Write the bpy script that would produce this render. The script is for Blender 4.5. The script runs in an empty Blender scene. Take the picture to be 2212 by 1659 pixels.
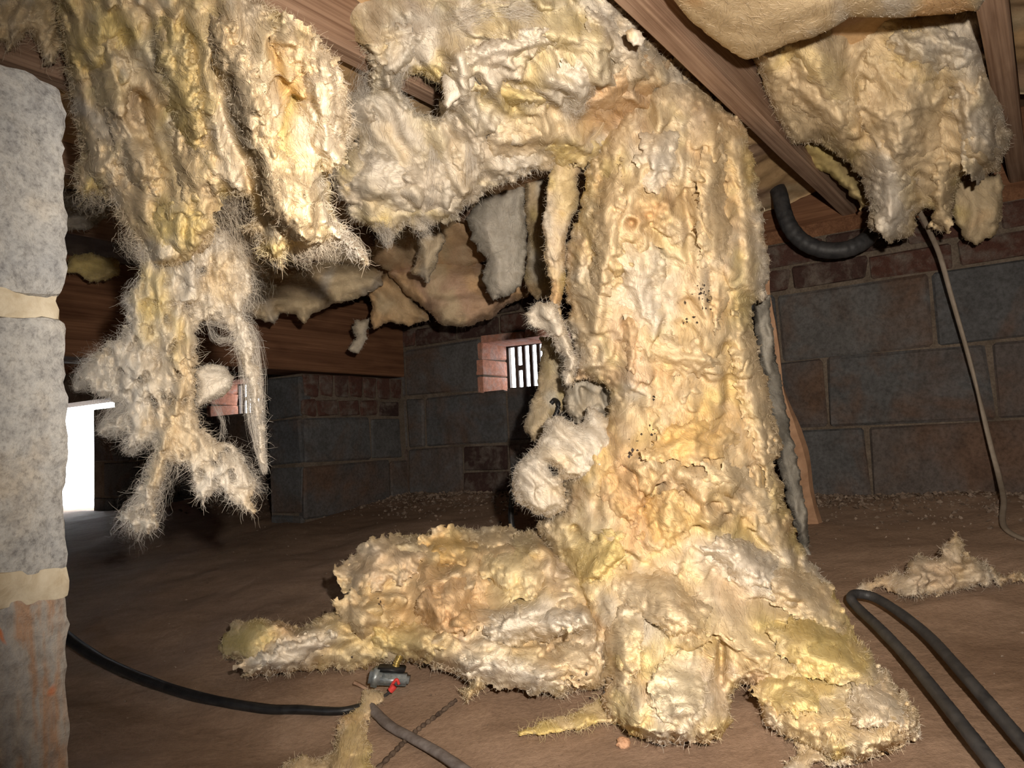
import bpy, bmesh, math, random
import numpy as np
from mathutils import Vector, Matrix

# ------------------------------------------------------------------ camera, sky, lamp, exposure
F, CX, CY = 1660.0, 1106.0, 829.5          # focal length and centre in pixels of a 2212 x 1659 picture
CAMZ = 0.42
PITCH, ROLL = 0.07605, -0.04698
SC = bpy.context.scene
COL = SC.collection
_fw = np.array([0, math.cos(PITCH), math.sin(PITCH)])
_up0 = np.array([0, -math.sin(PITCH), math.cos(PITCH)])
_rt0 = np.array([1.0, 0, 0])
RT = math.cos(ROLL) * _rt0 + math.sin(ROLL) * _up0
UP = -math.sin(ROLL) * _rt0 + math.cos(ROLL) * _up0
FW = _fw
CAM = np.array([0, 0, CAMZ])
cam_data = bpy.data.cameras.new('camera')
cam_data.sensor_width = 36.0
cam_data.lens = 36.0 * F / 2212.0
cam_data.clip_start = 0.02
cam = bpy.data.objects.new('camera', cam_data)
COL.objects.link(cam)
cam.matrix_world = Matrix(((RT[0], UP[0], -FW[0], 0), (RT[1], UP[1], -FW[1], 0), (RT[2], UP[2], -FW[2], CAMZ), (0, 0, 0, 1)))
SC.camera = cam

world = bpy.data.worlds.new('sky')
SC.world = world
world.use_nodes = True
wbg = world.node_tree.nodes['Background']
wbg.inputs['Color'].default_value = (0.90, 0.95, 1.0, 1)
wbg.inputs['Strength'].default_value = 12.0

# the torch held up beside the camera, up and to the right of the lens
flash = bpy.data.lights.new('flash_light', 'SPOT')
flash.energy = 95.0
flash.color = (1.0, 0.90, 0.78)
flash.shadow_soft_size = 0.012
flash.spot_size = math.radians(104)
flash.spot_blend = 1.0
flash_ob = bpy.data.objects.new('flash_light', flash)
COL.objects.link(flash_ob)
flash_ob.location = (0.085, -0.02, CAMZ + 0.085)
_aim = Vector((0.10, 1.0, 0.05))
flash_ob.rotation_euler = _aim.to_track_quat('-Z', 'Y').to_euler()

SC.view_settings.view_transform = 'Standard'
SC.view_settings.look = 'None'
SC.view_settings.exposure = 0.0
SC.view_settings.gamma = 1.0
SC.view_settings.use_curve_mapping = False
SC.cycles.max_bounces = 3
SC.cycles.diffuse_bounces = 2
SC.cycles.use_adaptive_sampling = True
SC.cycles.adaptive_threshold = 0.05
SC.cycles.caustics_reflective = False
SC.cycles.caustics_refractive = False

# ------------------------------------------------------------------ helpers
TH = 0.61222
SN, CS = math.sin(TH), math.cos(TH)
WALL_A = 2.3176                     # distance of the block wall along the joists
RNG = np.random.default_rng(7)
random.seed(7)


def H(a, b, z):                     # house frame: a along the joists, b across them
    return (a * SN + b * CS, a * CS - b * SN, z)


def rays(px, py):
    px = np.asarray(px, float); py = np.asarray(py, float)
    return FW + ((px - CX) / F)[..., None] * RT - ((py - CY) / F)[..., None] * UP


def at(px, py, d):
    d = np.asarray(d, float)
    return CAM + rays(px, py) * d[..., None]


def wall_b(px, py, a=WALL_A):       # where the line of sight meets the block wall
    v = rays(px, py)
    t = a / (v[0] * SN + v[1] * CS)
    return t * (v[0] * CS - v[1] * SN), CAMZ + t * v[2]


_perm = np.random.default_rng(3).permutation(512)
_perm = np.concatenate([_perm, _perm])
_ga = np.random.default_rng(4).uniform(0, 2 * np.pi, 512)
_gx, _gy = np.cos(_ga), np.sin(_ga)


def noise(x, y, seed=0):            # gradient noise, about -0.7 to 0.7
    x = np.asarray(x, float) + seed * 17.31; y = np.asarray(y, float) + seed * 9.77
    xi = np.floor(x).astype(int); yi = np.floor(y).astype(int)
    fx = x - xi; fy = y - yi
    u = fx * fx * fx * (fx * (fx * 6 - 15) + 10); v = fy * fy * fy * (fy * (fy * 6 - 15) + 10)
    xi &= 511; yi &= 511

    def g(i, j, dx, dy):
        h = _perm[_perm[(xi + i) & 511] + ((yi + j) & 511)]
        return _gx[h] * dx + _gy[h] * dy
    a = g(0, 0, fx, fy); b = g(1, 0, fx - 1, fy); c = g(0, 1, fx, fy - 1); d = g(1, 1, fx - 1, fy - 1)
    return (a + u * (b - a)) * (1 - v) + (c + u * (d - c)) * v


def fbm(x, y, seed=0, octaves=4):
    r = 0; amp = 1.0
    for k in range(octaves):
        r = r + amp * noise(x * 2 ** k, y * 2 ** k, seed + k)
        amp *= 0.5
    return r


def sstep(a, b, x):
    t = np.clip((x - a) / (b - a), 0, 1)
    return t * t * (3 - 2 * t)


def ground_z(x, y):
    x = np.asarray(x, float); y = np.asarray(y, float)
    a = x * SN + y * CS; b = x * CS - y * SN
    t = np.clip((a - 0.72) / 1.5, 0, 1)
    z = 0.235 * t ** 0.9
    z = z - 0.10 * sstep(-3.2, -4.6, b) * t
    z = z + 0.018 * noise(x * 2.2, y * 2.2, 5) + 0.010 * noise(x * 6, y * 6, 6) + 0.0035 * noise(x * 22, y * 22, 8)
    return z


def ground_d(px, py):               # depth at which a line of sight meets the ground
    px = np.atleast_1d(np.asarray(px, float)); py = np.atleast_1d(np.asarray(py, float))
    v = rays(px, py)
    ds = np.linspace(0.4, 5.5, 900)
    P = v[:, None, :] * ds[None, :, None]
    below = (P[..., 2] + CAMZ) < ground_z(P[..., 0], P[..., 1])
    idx = np.where(below.any(1), below.argmax(1), len(ds) - 1)
    return ds[idx]


def link(o, parent=None):
    COL.objects.link(o)
    if parent is not None:
        o.parent = parent
    return o


def tag(o, label=None, cat=None, group=None, kind=None):
    if label: o['label'] = label
    if cat: o['category'] = cat
    if group: o['group'] = group
    if kind: o['kind'] = kind
    return o


def empty(name, loc):
    o = bpy.data.objects.new(name, None)
    o.empty_display_size = 0.05
    o.location = loc
    return link(o)


def np_mesh(name, V, faces_list, col=None, smooth=True, mat=None, parent=None):
    """faces_list: list of int arrays of shape (n, 3) or (n, 4)"""
    V = np.asarray(V, float)
    off = np.zeros(3)
    if parent is not None:
        off = np.array(parent.location)
    me = bpy.data.meshes.new(name)
    me.vertices.add(len(V))
    me.vertices.foreach_set('co', (V - off).astype(np.float32).ravel())
    fl = [f for f in faces_list if len(f)]
    loops = np.concatenate([f.ravel() for f in fl]).astype(np.int32)
    cnt = np.concatenate([np.full(len(f), f.shape[1]) for f in fl])
    start = np.concatenate([[0], np.cumsum(cnt)[:-1]]).astype(np.int32)
    me.loops.add(len(loops))
    me.loops.foreach_set('vertex_index', loops)
    me.polygons.add(len(cnt))
    me.polygons.foreach_set('loop_start', start)
    me.polygons.foreach_set('use_smooth', np.full(len(cnt), smooth, dtype=bool))
    if col is not None:
        at_ = me.color_attributes.new('tint', 'FLOAT_COLOR', 'POINT')
        c4 = np.ones((len(V), 4), np.float32); c4[:, :3] = col
        at_.data.foreach_set('color', c4.ravel())
    me.update(calc_edges=True)
    me.validate()
    if mat: me.materials.append(mat)
    o = bpy.data.objects.new(name, me)
    return link(o, parent)


# ------------------------------------------------------------------ materials
MATS = {}


def nodes_of(name):
    m = bpy.data.materials.new(name); m.use_nodes = True
    nt = m.node_tree
    b = nt.nodes['Principled BSDF']
    b.inputs['Roughness'].default_value = 0.9
    b.inputs['Specular IOR Level'].default_value = 0.15
    MATS[name] = m
    return m, nt, b


def N(nt, kind, **kw):
    n = nt.nodes.new(kind)
    for k, v in kw.items():
        if k in n.inputs: n.inputs[k].default_value = v
        else: setattr(n, k, v)
    return n


def ramp(nt, fac, stops):
    r = nt.nodes.new('ShaderNodeValToRGB')
    el = r.color_ramp.elements
    while len(el) > 1: el.remove(el[0])
    el[0].position = stops[0][0]; el[0].color = (*stops[0][1], 1)
    for p, c in stops[1:]:
        e = el.new(p); e.color = (*c, 1)
    nt.links.new(fac, r.inputs['Fac'])
    return r.outputs['Color']


def tex_noise(nt, vec, scale, detail=4, rough=0.6, dist=0.0):
    n = N(nt, 'ShaderNodeTexNoise', Scale=scale, Detail=detail, Roughness=rough, Distortion=dist)
    if vec is not None: nt.links.new(vec, n.inputs['Vector'])
    return n.outputs['Fac']


def mixc(nt, fac, a, b, mode='MIX'):
    m = nt.nodes.new('ShaderNodeMix'); m.data_type = 'RGBA'; m.blend_type = mode
    for s, k in ((fac, 0), (a, 6), (b, 7)):
        if hasattr(s, 'links') or isinstance(s, bpy.types.NodeSocket): nt.links.new(s, m.inputs[k])
        elif k == 0: m.inputs[0].default_value = s
        else: m.inputs[k].default_value = (*s, 1)
    return m.outputs[2]


def bump(nt, b, h, strength=0.4, dist=0.01):
    n = N(nt, 'ShaderNodeBump', Strength=strength, Distance=dist)
    nt.links.new(h, n.inputs['Height']); nt.links.new(n.outputs['Normal'], b.inputs['Normal'])


def coords(nt, which='Object', scale=None):
    t = nt.nodes.new('ShaderNodeTexCoord').outputs[which]
    if scale is None: return t
    m = N(nt, 'ShaderNodeMapping'); m.inputs['Scale'].default_value = scale
    nt.links.new(t, m.inputs['Vector'])
    return m.outputs['Vector']


def mat_wool(name):
    m, nt, b = nodes_of(name)
    a = N(nt, 'ShaderNodeVertexColor'); a.layer_name = 'tint'
    v = coords(nt, 'Object')
    n1 = tex_noise(nt, v, 55, 5, 0.65, 0.6)
    n2 = tex_noise(nt, coords(nt, 'Object', (1, 1, 0.16)), 520, 3, 0.7, 0.5)
    c = mixc(nt, 1.0, a.outputs['Color'], ramp(nt, n1, [(0.3, (0.84, 0.80, 0.74)), (0.62, (1.04, 1.03, 1.0))]), 'MULTIPLY')
    c = mixc(nt, 0.6, c, ramp(nt, n2, [(0.3, (0.84, 0.82, 0.78)), (0.65, (1.06, 1.05, 1.03))]), 'MULTIPLY')
    df = N(nt, 'ShaderNodeBsdfDiffuse')
    nt.links.new(c, df.inputs['Color'])
    bump(nt, df, n2, 0.3, 0.002)
    nt.links.new(df.outputs[0], nt.nodes['Material Output'].inputs['Surface'])
    return m


def mat_wood(name, dark, light, grain=1.0):
    m, nt, b = nodes_of(name)
    v = coords(nt, 'Object', (1.2, 34 * grain, 34 * grain))
    n = tex_noise(nt, v, 1.6, 5, 0.6, 0.7)
    w = tex_noise(nt, coords(nt, 'Object', (1.0, 150, 150)), 1.5, 3, 0.6, 0.2)
    k = tex_noise(nt, coords(nt, 'Object', (3, 9, 9)), 1.3, 3, 0.5, 1.0)
    c = ramp(nt, n, [(0.30, dark), (0.5, tuple(0.5 * (p + q) for p, q in zip(dark, light))), (0.68, light)])
    c = mixc(nt, 0.6, c, ramp(nt, w, [(0.35, (0.62, 0.56, 0.52)), (0.6, (1.05, 1.04, 1.02))]), 'MULTIPLY')
    c = mixc(nt, 0.6, c, ramp(nt, k, [(0.32, (0.6, 0.55, 0.52)), (0.55, (1, 1, 1))]), 'MULTIPLY')
    nt.links.new(c, b.inputs['Base Color'])
    b.inputs['Roughness'].default_value = 0.8
    bump(nt, b, w, 0.35, 0.004)
    return m


def mat_masonry(name, stops, blot, scale=3.0, bstr=0.5, world_sp=False):
    m, nt, b = nodes_of(name)
    oi = nt.nodes.new('ShaderNodeObjectInfo')
    v0 = coords(nt, 'Object')
    ad = N(nt, 'ShaderNodeVectorMath', operation='ADD')
    mu = N(nt, 'ShaderNodeVectorMath', operation='SCALE'); mu.inputs['Scale'].default_value = 19.0
    cb = N(nt, 'ShaderNodeCombineXYZ')
    for k in range(3): nt.links.new(oi.outputs['Random'], cb.inputs[k])
    nt.links.new(cb.outputs[0], mu.inputs[0]); nt.links.new(v0, ad.inputs[0]); nt.links.new(mu.outputs[0], ad.inputs[1])
    v = ad.outputs[0]
    base = ramp(nt, oi.outputs['Random'], stops)
    big = tex_noise(nt, v, scale * 2.2, 4, 0.6, 0.4)
    c = mixc(nt, ramp(nt, big, [(0.46, (0, 0, 0)), (0.68, (1, 1, 1))]), base, blot)
    sp = tex_noise(nt, v, scale * 45, 4, 0.75)
    c = mixc(nt, 0.75, c, ramp(nt, sp, [(0.32, (0.50, 0.48, 0.47)), (0.6, (1.1, 1.1, 1.1))]), 'MULTIPLY')
    mid = tex_noise(nt, v, scale * 8, 4, 0.6)
    c = mixc(nt, 0.6, c, ramp(nt, mid, [(0.32, (0.62, 0.6, 0.58)), (0.6, (1.06, 1.06, 1.06))]), 'MULTIPLY')
    nt.links.new(c, b.inputs['Base Color'])
    b.inputs['Roughness'].default_value = 0.95
    bump(nt, b, sp, bstr, 0.006)
    return m


def mat_plain(name, c1, c2, scale=20, rough=0.6, spec=0.3, bstr=0.2, metal=0.0):
    m, nt, b = nodes_of(name)
    n = tex_noise(nt, coords(nt, 'Object'), scale, 5, 0.65, 0.3)
    nt.links.new(ramp(nt, n, [(0.35, c1), (0.65, c2)]), b.inputs['Base Color'])
    b.inputs['Roughness'].default_value = rough
    b.inputs['Specular IOR Level'].default_value = spec
    b.inputs['Metallic'].default_value = metal
    bump(nt, b, n, bstr, 0.003)
    return m


mat_wool('glass_wool')


def mat_fibre():
    m, nt, b = nodes_of('glass_fibre')
    a = N(nt, 'ShaderNodeVertexColor'); a.layer_name = 'tint'
    df = N(nt, 'ShaderNodeBsdfDiffuse'); tr = N(nt, 'ShaderNodeBsdfTranslucent')
    nt.links.new(a.outputs['Color'], df.inputs['Color']); nt.links.new(a.outputs['Color'], tr.inputs['Color'])
    mx = N(nt, 'ShaderNodeMixShader'); mx.inputs[0].default_value = 0.3
    nt.links.new(df.outputs[0], mx.inputs[1]); nt.links.new(tr.outputs[0], mx.inputs[2])
    nt.links.new(mx.outputs[0], nt.nodes['Material Output'].inputs['Surface'])


mat_fibre()
mat_wood('joist_wood', (0.27, 0.165, 0.11), (0.52, 0.36, 0.26))
mat_wood('girder_wood', (0.13, 0.058, 0.030), (0.27, 0.135, 0.072), 0.6)
mat_masonry('block', [(0.0, (0.100, 0.100, 0.102)), (0.3, (0.13, 0.124, 0.12)), (0.6, (0.088, 0.092, 0.097)), (0.8, (0.14, 0.105, 0.086)), (1.0, (0.125, 0.118, 0.115))], (0.135, 0.085, 0.060), 2.0)
mat_masonry('brick', [(0.0, (0.10, 0.044, 0.032)), (0.5, (0.12, 0.060, 0.046)), (1.0, (0.055, 0.034, 0.030))], (0.19, 0.155, 0.13), 9.0)
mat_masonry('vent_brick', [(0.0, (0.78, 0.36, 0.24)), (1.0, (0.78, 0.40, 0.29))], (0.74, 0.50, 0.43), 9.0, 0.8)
mat_masonry('mortar', [(0.0, (0.19, 0.15, 0.115)), (1.0, (0.19, 0.15, 0.115))], (0.13, 0.10, 0.075), 4.0)


def mat_pier():
    m, nt, b = nodes_of('pier_block')
    oi = nt.nodes.new('ShaderNodeObjectInfo')
    v = coords(nt, 'Object')
    sp = tex_noise(nt, v, 240, 4, 0.7)
    mid = tex_noise(nt, v, 70, 5, 0.7, 0.2)
    big = tex_noise(nt, v, 12, 4, 0.55, 0.5)
    c = ramp(nt, big, [(0.3, (0.42, 0.42, 0.42)), (0.55, (0.50, 0.485, 0.46)), (0.75, (0.54, 0.46, 0.36))])
    c = mixc(nt, 0.85, c, ramp(nt, mid, [(0.30, (0.52, 0.52, 0.54)), (0.52, (0.95, 0.95, 0.95)), (0.72, (1.12, 1.10, 1.06))]), 'MULTIPLY')
    c = mixc(nt, 0.7, c, ramp(nt, sp, [(0.32, (0.45, 0.44, 0.44)), (0.5, (0.95, 0.95, 0.95)), (0.7, (1.12, 1.12, 1.12))]), 'MULTIPLY')
    nt.links.new(c, b.inputs['Base Color'])
    bump(nt, b, mid, 0.6, 0.006)
    # the lowest block: streaked with red clay and spotted with orange paint
    m2, nt2, b2 = nodes_of('pier_block_stained')
    v = coords(nt2, 'Object')
    big = tex_noise(nt2, coords(nt2, 'Object', (60, 60, 5)), 1.0, 4, 0.55, 0.4)
    c = ramp(nt2, big, [(0.30, (0.36, 0.36, 0.37)), (0.46, (0.44, 0.40, 0.36)), (0.56, (0.47, 0.30, 0.20)), (0.70, (0.40, 0.38, 0.36))])
    mid = tex_noise(nt2, v, 90, 5, 0.7, 0.2)
    c = mixc(nt2, 0.85, c, ramp(nt2, mid, [(0.30, (0.55, 0.53, 0.52)), (0.55, (0.98, 0.98, 0.98)), (0.72, (1.15, 1.12, 1.08))]), 'MULTIPLY')
    pn = tex_noise(nt2, v, 17, 3, 0.6, 0.6)
    c = mixc(nt2, ramp(nt2, pn, [(0.635, (0, 0, 0)), (0.67, (1, 1, 1))]), c, (0.62, 0.22, 0.10))
    nt2.links.new(c, b2.inputs['Base Color'])
    bump(nt2, b2, mid, 0.6, 0.006)


mat_pier()
mat_plain('pier_mortar', (0.52, 0.43, 0.30), (0.68, 0.60, 0.46), 60, 0.95, 0.1, 0.6)


def mat_floor():
    m, nt, b = nodes_of('packed_clay')
    v = coords(nt, 'Object')
    big = tex_noise(nt, v, 1.6, 5, 0.6, 0.6)
    mid = tex_noise(nt, coords(nt, 'Object', (1, 2.2, 1)), 9, 6, 0.7, 0.8)
    fine = tex_noise(nt, v, 130, 4, 0.75)
    c = ramp(nt, big, [(0.32, (0.25, 0.165, 0.112)), (0.52, (0.335, 0.232, 0.163)), (0.72, (0.40, 0.285, 0.21))])
    c = mixc(nt, 0.7, c, ramp(nt, mid, [(0.3, (0.68, 0.64, 0.60)), (0.6, (1.08, 1.06, 1.05))]), 'MULTIPLY')
    c = mixc(nt, 0.5, c, ramp(nt, fine, [(0.3, (0.55, 0.52, 0.5)), (0.6, (1.06, 1.05, 1.04))]), 'MULTIPLY')
    nt.links.new(c, b.inputs['Base Color'])
    b.inputs['Roughness'].default_value = 0.8
    b.inputs['Specular IOR Level'].default_value = 0.2
    ad = N(nt, 'ShaderNodeMath', operation='ADD'); nt.links.new(mid, ad.inputs[0]); nt.links.new(fine, ad.inputs[1])
    bump(nt, b, ad.outputs[0], 0.35, 0.006)


mat_floor()
mat_plain('rubble', (0.11, 0.075, 0.053), (0.32, 0.245, 0.19), 40, 0.95, 0.1, 0.4)
mat_plain('dirt_dark', (0.05, 0.035, 0.028), (0.16, 0.115, 0.085), 90, 0.95, 0.1, 0.5)
mat_plain('black_rubber', (0.006, 0.006, 0.007), (0.022, 0.021, 0.021), 60, 0.45, 0.4, 0.2)
mat_plain('grey_hose', (0.022, 0.022, 0.024), (0.055, 0.053, 0.053), 35, 0.55, 0.4, 0.3)
mat_plain('dusty_pipe', (0.13, 0.105, 0.095), (0.24, 0.21, 0.20), 50, 0.7, 0.25, 0.3)
mat_plain('cable_jacket', (0.26, 0.21, 0.16), (0.34, 0.28, 0.22), 40, 0.6, 0.3, 0.1)
mat_plain('kraft_tan', (0.29, 0.165, 0.095), (0.42, 0.25, 0.15), 25, 0.75, 0.2, 0.3)
mat_plain('dark_metal', (0.035, 0.026, 0.022), (0.07, 0.05, 0.04), 30, 0.6, 0.3, 0.2)
mat_plain('zinc', (0.16, 0.18, 0.19), (0.36, 0.39, 0.40), 70, 0.45, 0.5, 0.3, 0.5)
mat_plain('brass', (0.45, 0.33, 0.10), (0.62, 0.50, 0.22), 70, 0.35, 0.5, 0.1, 0.8)
mat_plain('red_plastic', (0.50, 0.03, 0.03), (0.62, 0.06, 0.05), 30, 0.45, 0.4, 0.1)
mat_plain('subfloor_ply', (0.16, 0.10, 0.06), (0.24, 0.16, 0.10), 12, 0.9, 0.1, 0.3)
mat_plain('outside_gravel', (0.42, 0.40, 0.40), (0.62, 0.62, 0.64), 25, 0.95, 0.1, 0.5)
mat_plain('orange_clay', (0.50, 0.27, 0.15), (0.62, 0.38, 0.24), 40, 0.9, 0.1, 0.3)
mat_plain('plain_wall', (0.12, 0.115, 0.115), (0.20, 0.19, 0.18), 6, 0.95, 0.1, 0.3)

# ------------------------------------------------------------------ the crawl space shell
BOXF = np.array([[0, 3, 2, 1], [4, 5, 6, 7], [0, 1, 5, 4], [1, 2, 6, 5], [2, 3, 7, 6], [3, 0, 4, 7]])


def hboxes(name, boxes, mat, parent=None, kind=None, label=None, cat=None):
    """boxes in the house frame: (a0, a1, b0, b1, z0, z1); object axes follow the house (x along the joists)"""
    a0, b0, z0 = boxes[0][0], boxes[0][2], boxes[0][4]
    V = []; Fc = []
    for (p, q, r, s, t, u) in boxes:
        k = len(V)
        V += [(p, -r, t), (q, -r, t), (q, -s, t), (p, -s, t), (p, -r, u), (q, -r, u), (q, -s, u), (p, -s, u)]
        Fc.append(BOXF[:, ::-1] + k)
    V = np.array(V, float) - np.array([a0, -b0, z0])
    me_o = np_mesh(name, V, [np.concatenate(Fc)], smooth=False, mat=MATS[mat])
    me_o.location = H(a0, b0, z0)
    me_o.rotation_euler = (0, 0, math.pi / 2 - TH)
    if parent is not None:
        me_o.parent = parent
        me_o.matrix_parent_inverse = parent_matrix(parent).inverted()
    bm = bmesh.new(); bm.from_mesh(me_o.data); bmesh.ops.recalc_face_normals(bm, faces=bm.faces); bm.to_mesh(me_o.data); bm.free()
    tag(me_o, label, cat, None, kind)
    return me_o


def parent_matrix(o):
    return Matrix.LocRotScale(o.location, o.rotation_euler, o.scale)


# floor of packed clay
def build_floor():
    a = np.concatenate([np.linspace(-2.0, 0.5, 30), np.linspace(0.53, 2.45, 130)])
    b = np.concatenate([np.linspace(-5.8, -2.6, 60), np.linspace(-2.58, 0.7, 180), np.linspace(0.75, 2.2, 20)])
    A, B = np.meshgrid(a, b, indexing='ij')
    X = A * SN + B * CS; Y = A * CS - B * SN
    Z = ground_z(X, Y)
    nb = len(b)
    i = np.arange(len(a) - 1)[:, None] * nb + np.arange(nb - 1)[None, :]
    q = np.stack([i, i + 1, i + nb + 1, i + nb], -1).reshape(-1, 4)[:, ::-1]
    o = np_mesh('floor', np.stack([X, Y, Z], -1).reshape(-1, 3), [q], mat=MATS['packed_clay'])
    tag(o, 'bare packed red clay floor of the crawl space', None, None, 'structure')


build_floor()
TOPZ = 1.215
hboxes('ceiling', [(-2.0, 2.6, -5.8, 2.2, TOPZ, TOPZ + 0.03)], 'subfloor_ply', kind='structure', label='plywood subfloor above the joists')

# the long block wall: openings for two vents and an outside hatch, cut as rectangles (b0, b1, z0, z1)
V1 = (-1.765, -1.36, 0.612, 0.808)
V2 = (-3.52, -3.10, 0.625, 0.80)
HATCH = (-5.70, -4.715, -0.2, 0.795)
SLOT = (-4.715, -4.465, 0.735, 0.795)


def wall_rects():
    holes = [V1, V2, HATCH, SLOT]
    bs = sorted({-5.8, 2.2} | {h[0] for h in holes} | {h[1] for h in holes})
    zs = sorted({-0.3, 0.977} | {h[2] for h in holes} | {h[3] for h in holes})
    out = []
    for i in range(len(bs) - 1):
        run = None
        for j in range(len(zs) - 1):
            cb, cz = (bs[i] + bs[i + 1]) / 2, (zs[j] + zs[j + 1]) / 2
            solid = not any(h[0] < cb < h[1] and h[2] < cz < h[3] for h in holes)
            if solid:
                run = (run[0], zs[j + 1]) if run else (zs[j], zs[j + 1])
            if (not solid or j == len(zs) - 2) and run:
                out.append((WALL_A + 0.009, WALL_A + 0.2, bs[i], bs[i + 1], run[0], run[1])); run = None
    return out


wall_back = hboxes('wall_back', wall_rects(), 'mortar', kind='structure', label='grey concrete block wall with red brick courses on top')

_block_meshes = {}


def block_mesh(w, h, dep, mat, bev=0.006, var=0):
    key = (round(w, 2), round(h, 3), round(dep, 3), mat, var)
    if key in _block_meshes: return _block_meshes[key]
    rnd = random.Random(str(key))
    bm = bmesh.new()
    bmesh.ops.create_cube(bm, size=1.0)
    for v in bm.verts:
        v.co.x *= dep; v.co.y *= w; v.co.z *= h
        v.co += Vector((rnd.uniform(-.002, .002), rnd.uniform(-.005, .005), rnd.uniform(-.004, .004)))
    bmesh.ops.bevel(bm, geom=list(bm.edges), offset=bev, segments=1, affect='EDGES', profile=0.5)
    for v in bm.verts: v.co += Vector((rnd.uniform(-.0025, .0015), rnd.uniform(-.0025, .0025), rnd.uniform(-.0025, .0025)))
    me = bpy.data.meshes.new(mat); bm.to_mesh(me); bm.free()
    me.materials.append(MATS[mat])
    _block_meshes[key] = me
    return me


def put_block(parent, name, mat, a, b0, b1, z0, z1, dep=0.06, side=False):
    """a block whose visible face lies at a (or at b when side is set), spanning b0..b1 (or a0..a1) and z0..z1"""
    g = 0.005
    w = b1 - b0 - 2 * g; h = z1 - z0 - 2 * g
    me = block_mesh(w, h, dep, mat, 0.007 if mat == 'block' else 0.005, random.randrange(3))
    o = bpy.data.objects.new(name, me); link(o, parent)
    o.matrix_parent_inverse = parent_matrix(parent).inverted()
    c = (b0 + b1) / 2; zc = (z0 + z1) / 2 + random.uniform(-.002, .002)
    pr = random.uniform(-.004, .004)
    if side:
        o.location = H(c, a - dep / 2 + pr, zc); o.rotation_euler = (0, 0, math.pi / 2 - TH - math.pi / 2)
    else:
        o.location = H(a + dep / 2 + pr, c, zc); o.rotation_euler = (0, 0, math.pi / 2 - TH)
    return o


ZC = [0.012, 0.215, 0.418, 0.6215, 0.825]         # block courses
ZB = [0.825, 0.901, 0.977, 1.052]                 # brick courses


def lay(z0, z1, joints, mat, name, skip=()):
    for b0, b1 in zip(joints[:-1], joints[1:]):
        segs = [(b0, b1)]
        for h in skip:
            if h[2] < z1 - 0.02 and h[3] > z0 + 0.02:
                ns = []
                for s0, s1 in segs:
                    if h[1] <= s0 or h[0] >= s1: ns.append((s0, s1)); continue
                    if h[0] - s0 > 0.04: ns.append((s0, h[0]))
                    if s1 - h[1] > 0.04: ns.append((h[1], s1))
                segs = ns
        for s0, s1 in segs:
            put_block(wall_back, name, mat, WALL_A, s0, s1, z0, z1)


def run_joints(start, lo, hi, step):
    j = [start]
    while j[-1] < hi: j.append(j[-1] + step)
    while j[0] > lo: j.insert(0, j[0] - step)
    return j


HOLES = [V1, V2, HATCH, SLOT]
jA = wall_b(2012, 660)[0]; jB = wall_b(1785, 850)[0]; jC = wall_b(1876, 1000)[0]
lay(ZC[3], ZC[4], [-4.6, -4.2, -3.8, -3.52, -3.10, -2.70, -2.37, -2.166, -1.765, -1.36, -1.05] + run_joints(jA, -0.9, 0.8, 0.406), 'block', 'block', HOLES)
lay(ZC[2], ZC[3], [-4.7, -4.3, -3.9, -3.5, -3.1, -2.7, -2.166, -2.065, -1.66, -1.26] + run_joints(jB, -1.1, 0.8, 0.406), 'block', 'block', HOLES)
lay(ZC[1], ZC[2], [-4.6, -4.2, -3.8, -3.4, -3.0, -2.6, -2.166, -1.88], 'block', 'block', HOLES)
lay(ZC[1], ZC[2], [-1.66, -1.40] + run_joints(jC, -1.1, 0.8, 0.406), 'block', 'block', HOLES)
lay(0.315, 0.418, [-1.88, -1.66], 'brick', 'brick'); lay(0.215, 0.315, [-1.88, -1.66], 'brick', 'brick')
lay(ZC[0], ZC[1], run_joints(-0.4, -4.6, -2.2, 0.406), 'block', 'block', HOLES)
lay(ZB[0], ZB[1], run_joints(-2.10, -3.4, 0.6, 0.2132), 'brick', 'brick')
lay(ZB[1], ZB[2], run_joints(-2.00, -3.4, 0.6, 0.2132), 'brick', 'brick')

# red brick lining of the two vent openings
def vent_lining(v, wide):
    d0, d1 = WALL_A - 0.004, WALL_A + 0.166
    b0, b1, z0, z1 = v
    t = 0.010
    rows = 3
    for k in range(rows):
        za, zb = z0 + (z1 - z0) * k / rows, z0 + (z1 - z0) * (k + 1) / rows
        for s, bb in ((0, b0), (1, b1)):
            me = block_mesh(0.165, zb - za - 0.003, 0.03, 'vent_brick', 0.004, random.randrange(4))
            o = bpy.data.objects.new('brick', me); link(o, wall_back)
            o.matrix_parent_inverse = parent_matrix(wall_back).inverted()
            o.location = H((d0 + d1) / 2, bb + (-0.008 if s == 0 else 0.008), (za + zb) / 2)
            o.rotation_euler = (random.uniform(-.03, .03), 0, -TH)
    for k in range(2):
        ba, bb = b0 + (b1 - b0) * k / 2, b0 + (b1 - b0) * (k + 1) / 2
        me = block_mesh(bb - ba - 0.003, 0.03, 0.165, 'vent_brick', 0.004, k)
        o = bpy.data.objects.new('brick', me); link(o, wall_back)
        o.matrix_parent_inverse = parent_matrix(wall_back).inverted()
        o.location = H((d0 + d1) / 2, (ba + bb) / 2, z1 + 0.006)
        o.rotation_euler = (0, 0, math.pi / 2 - TH)


vent_lining(V1, True); vent_lining(V2, False)


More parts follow.
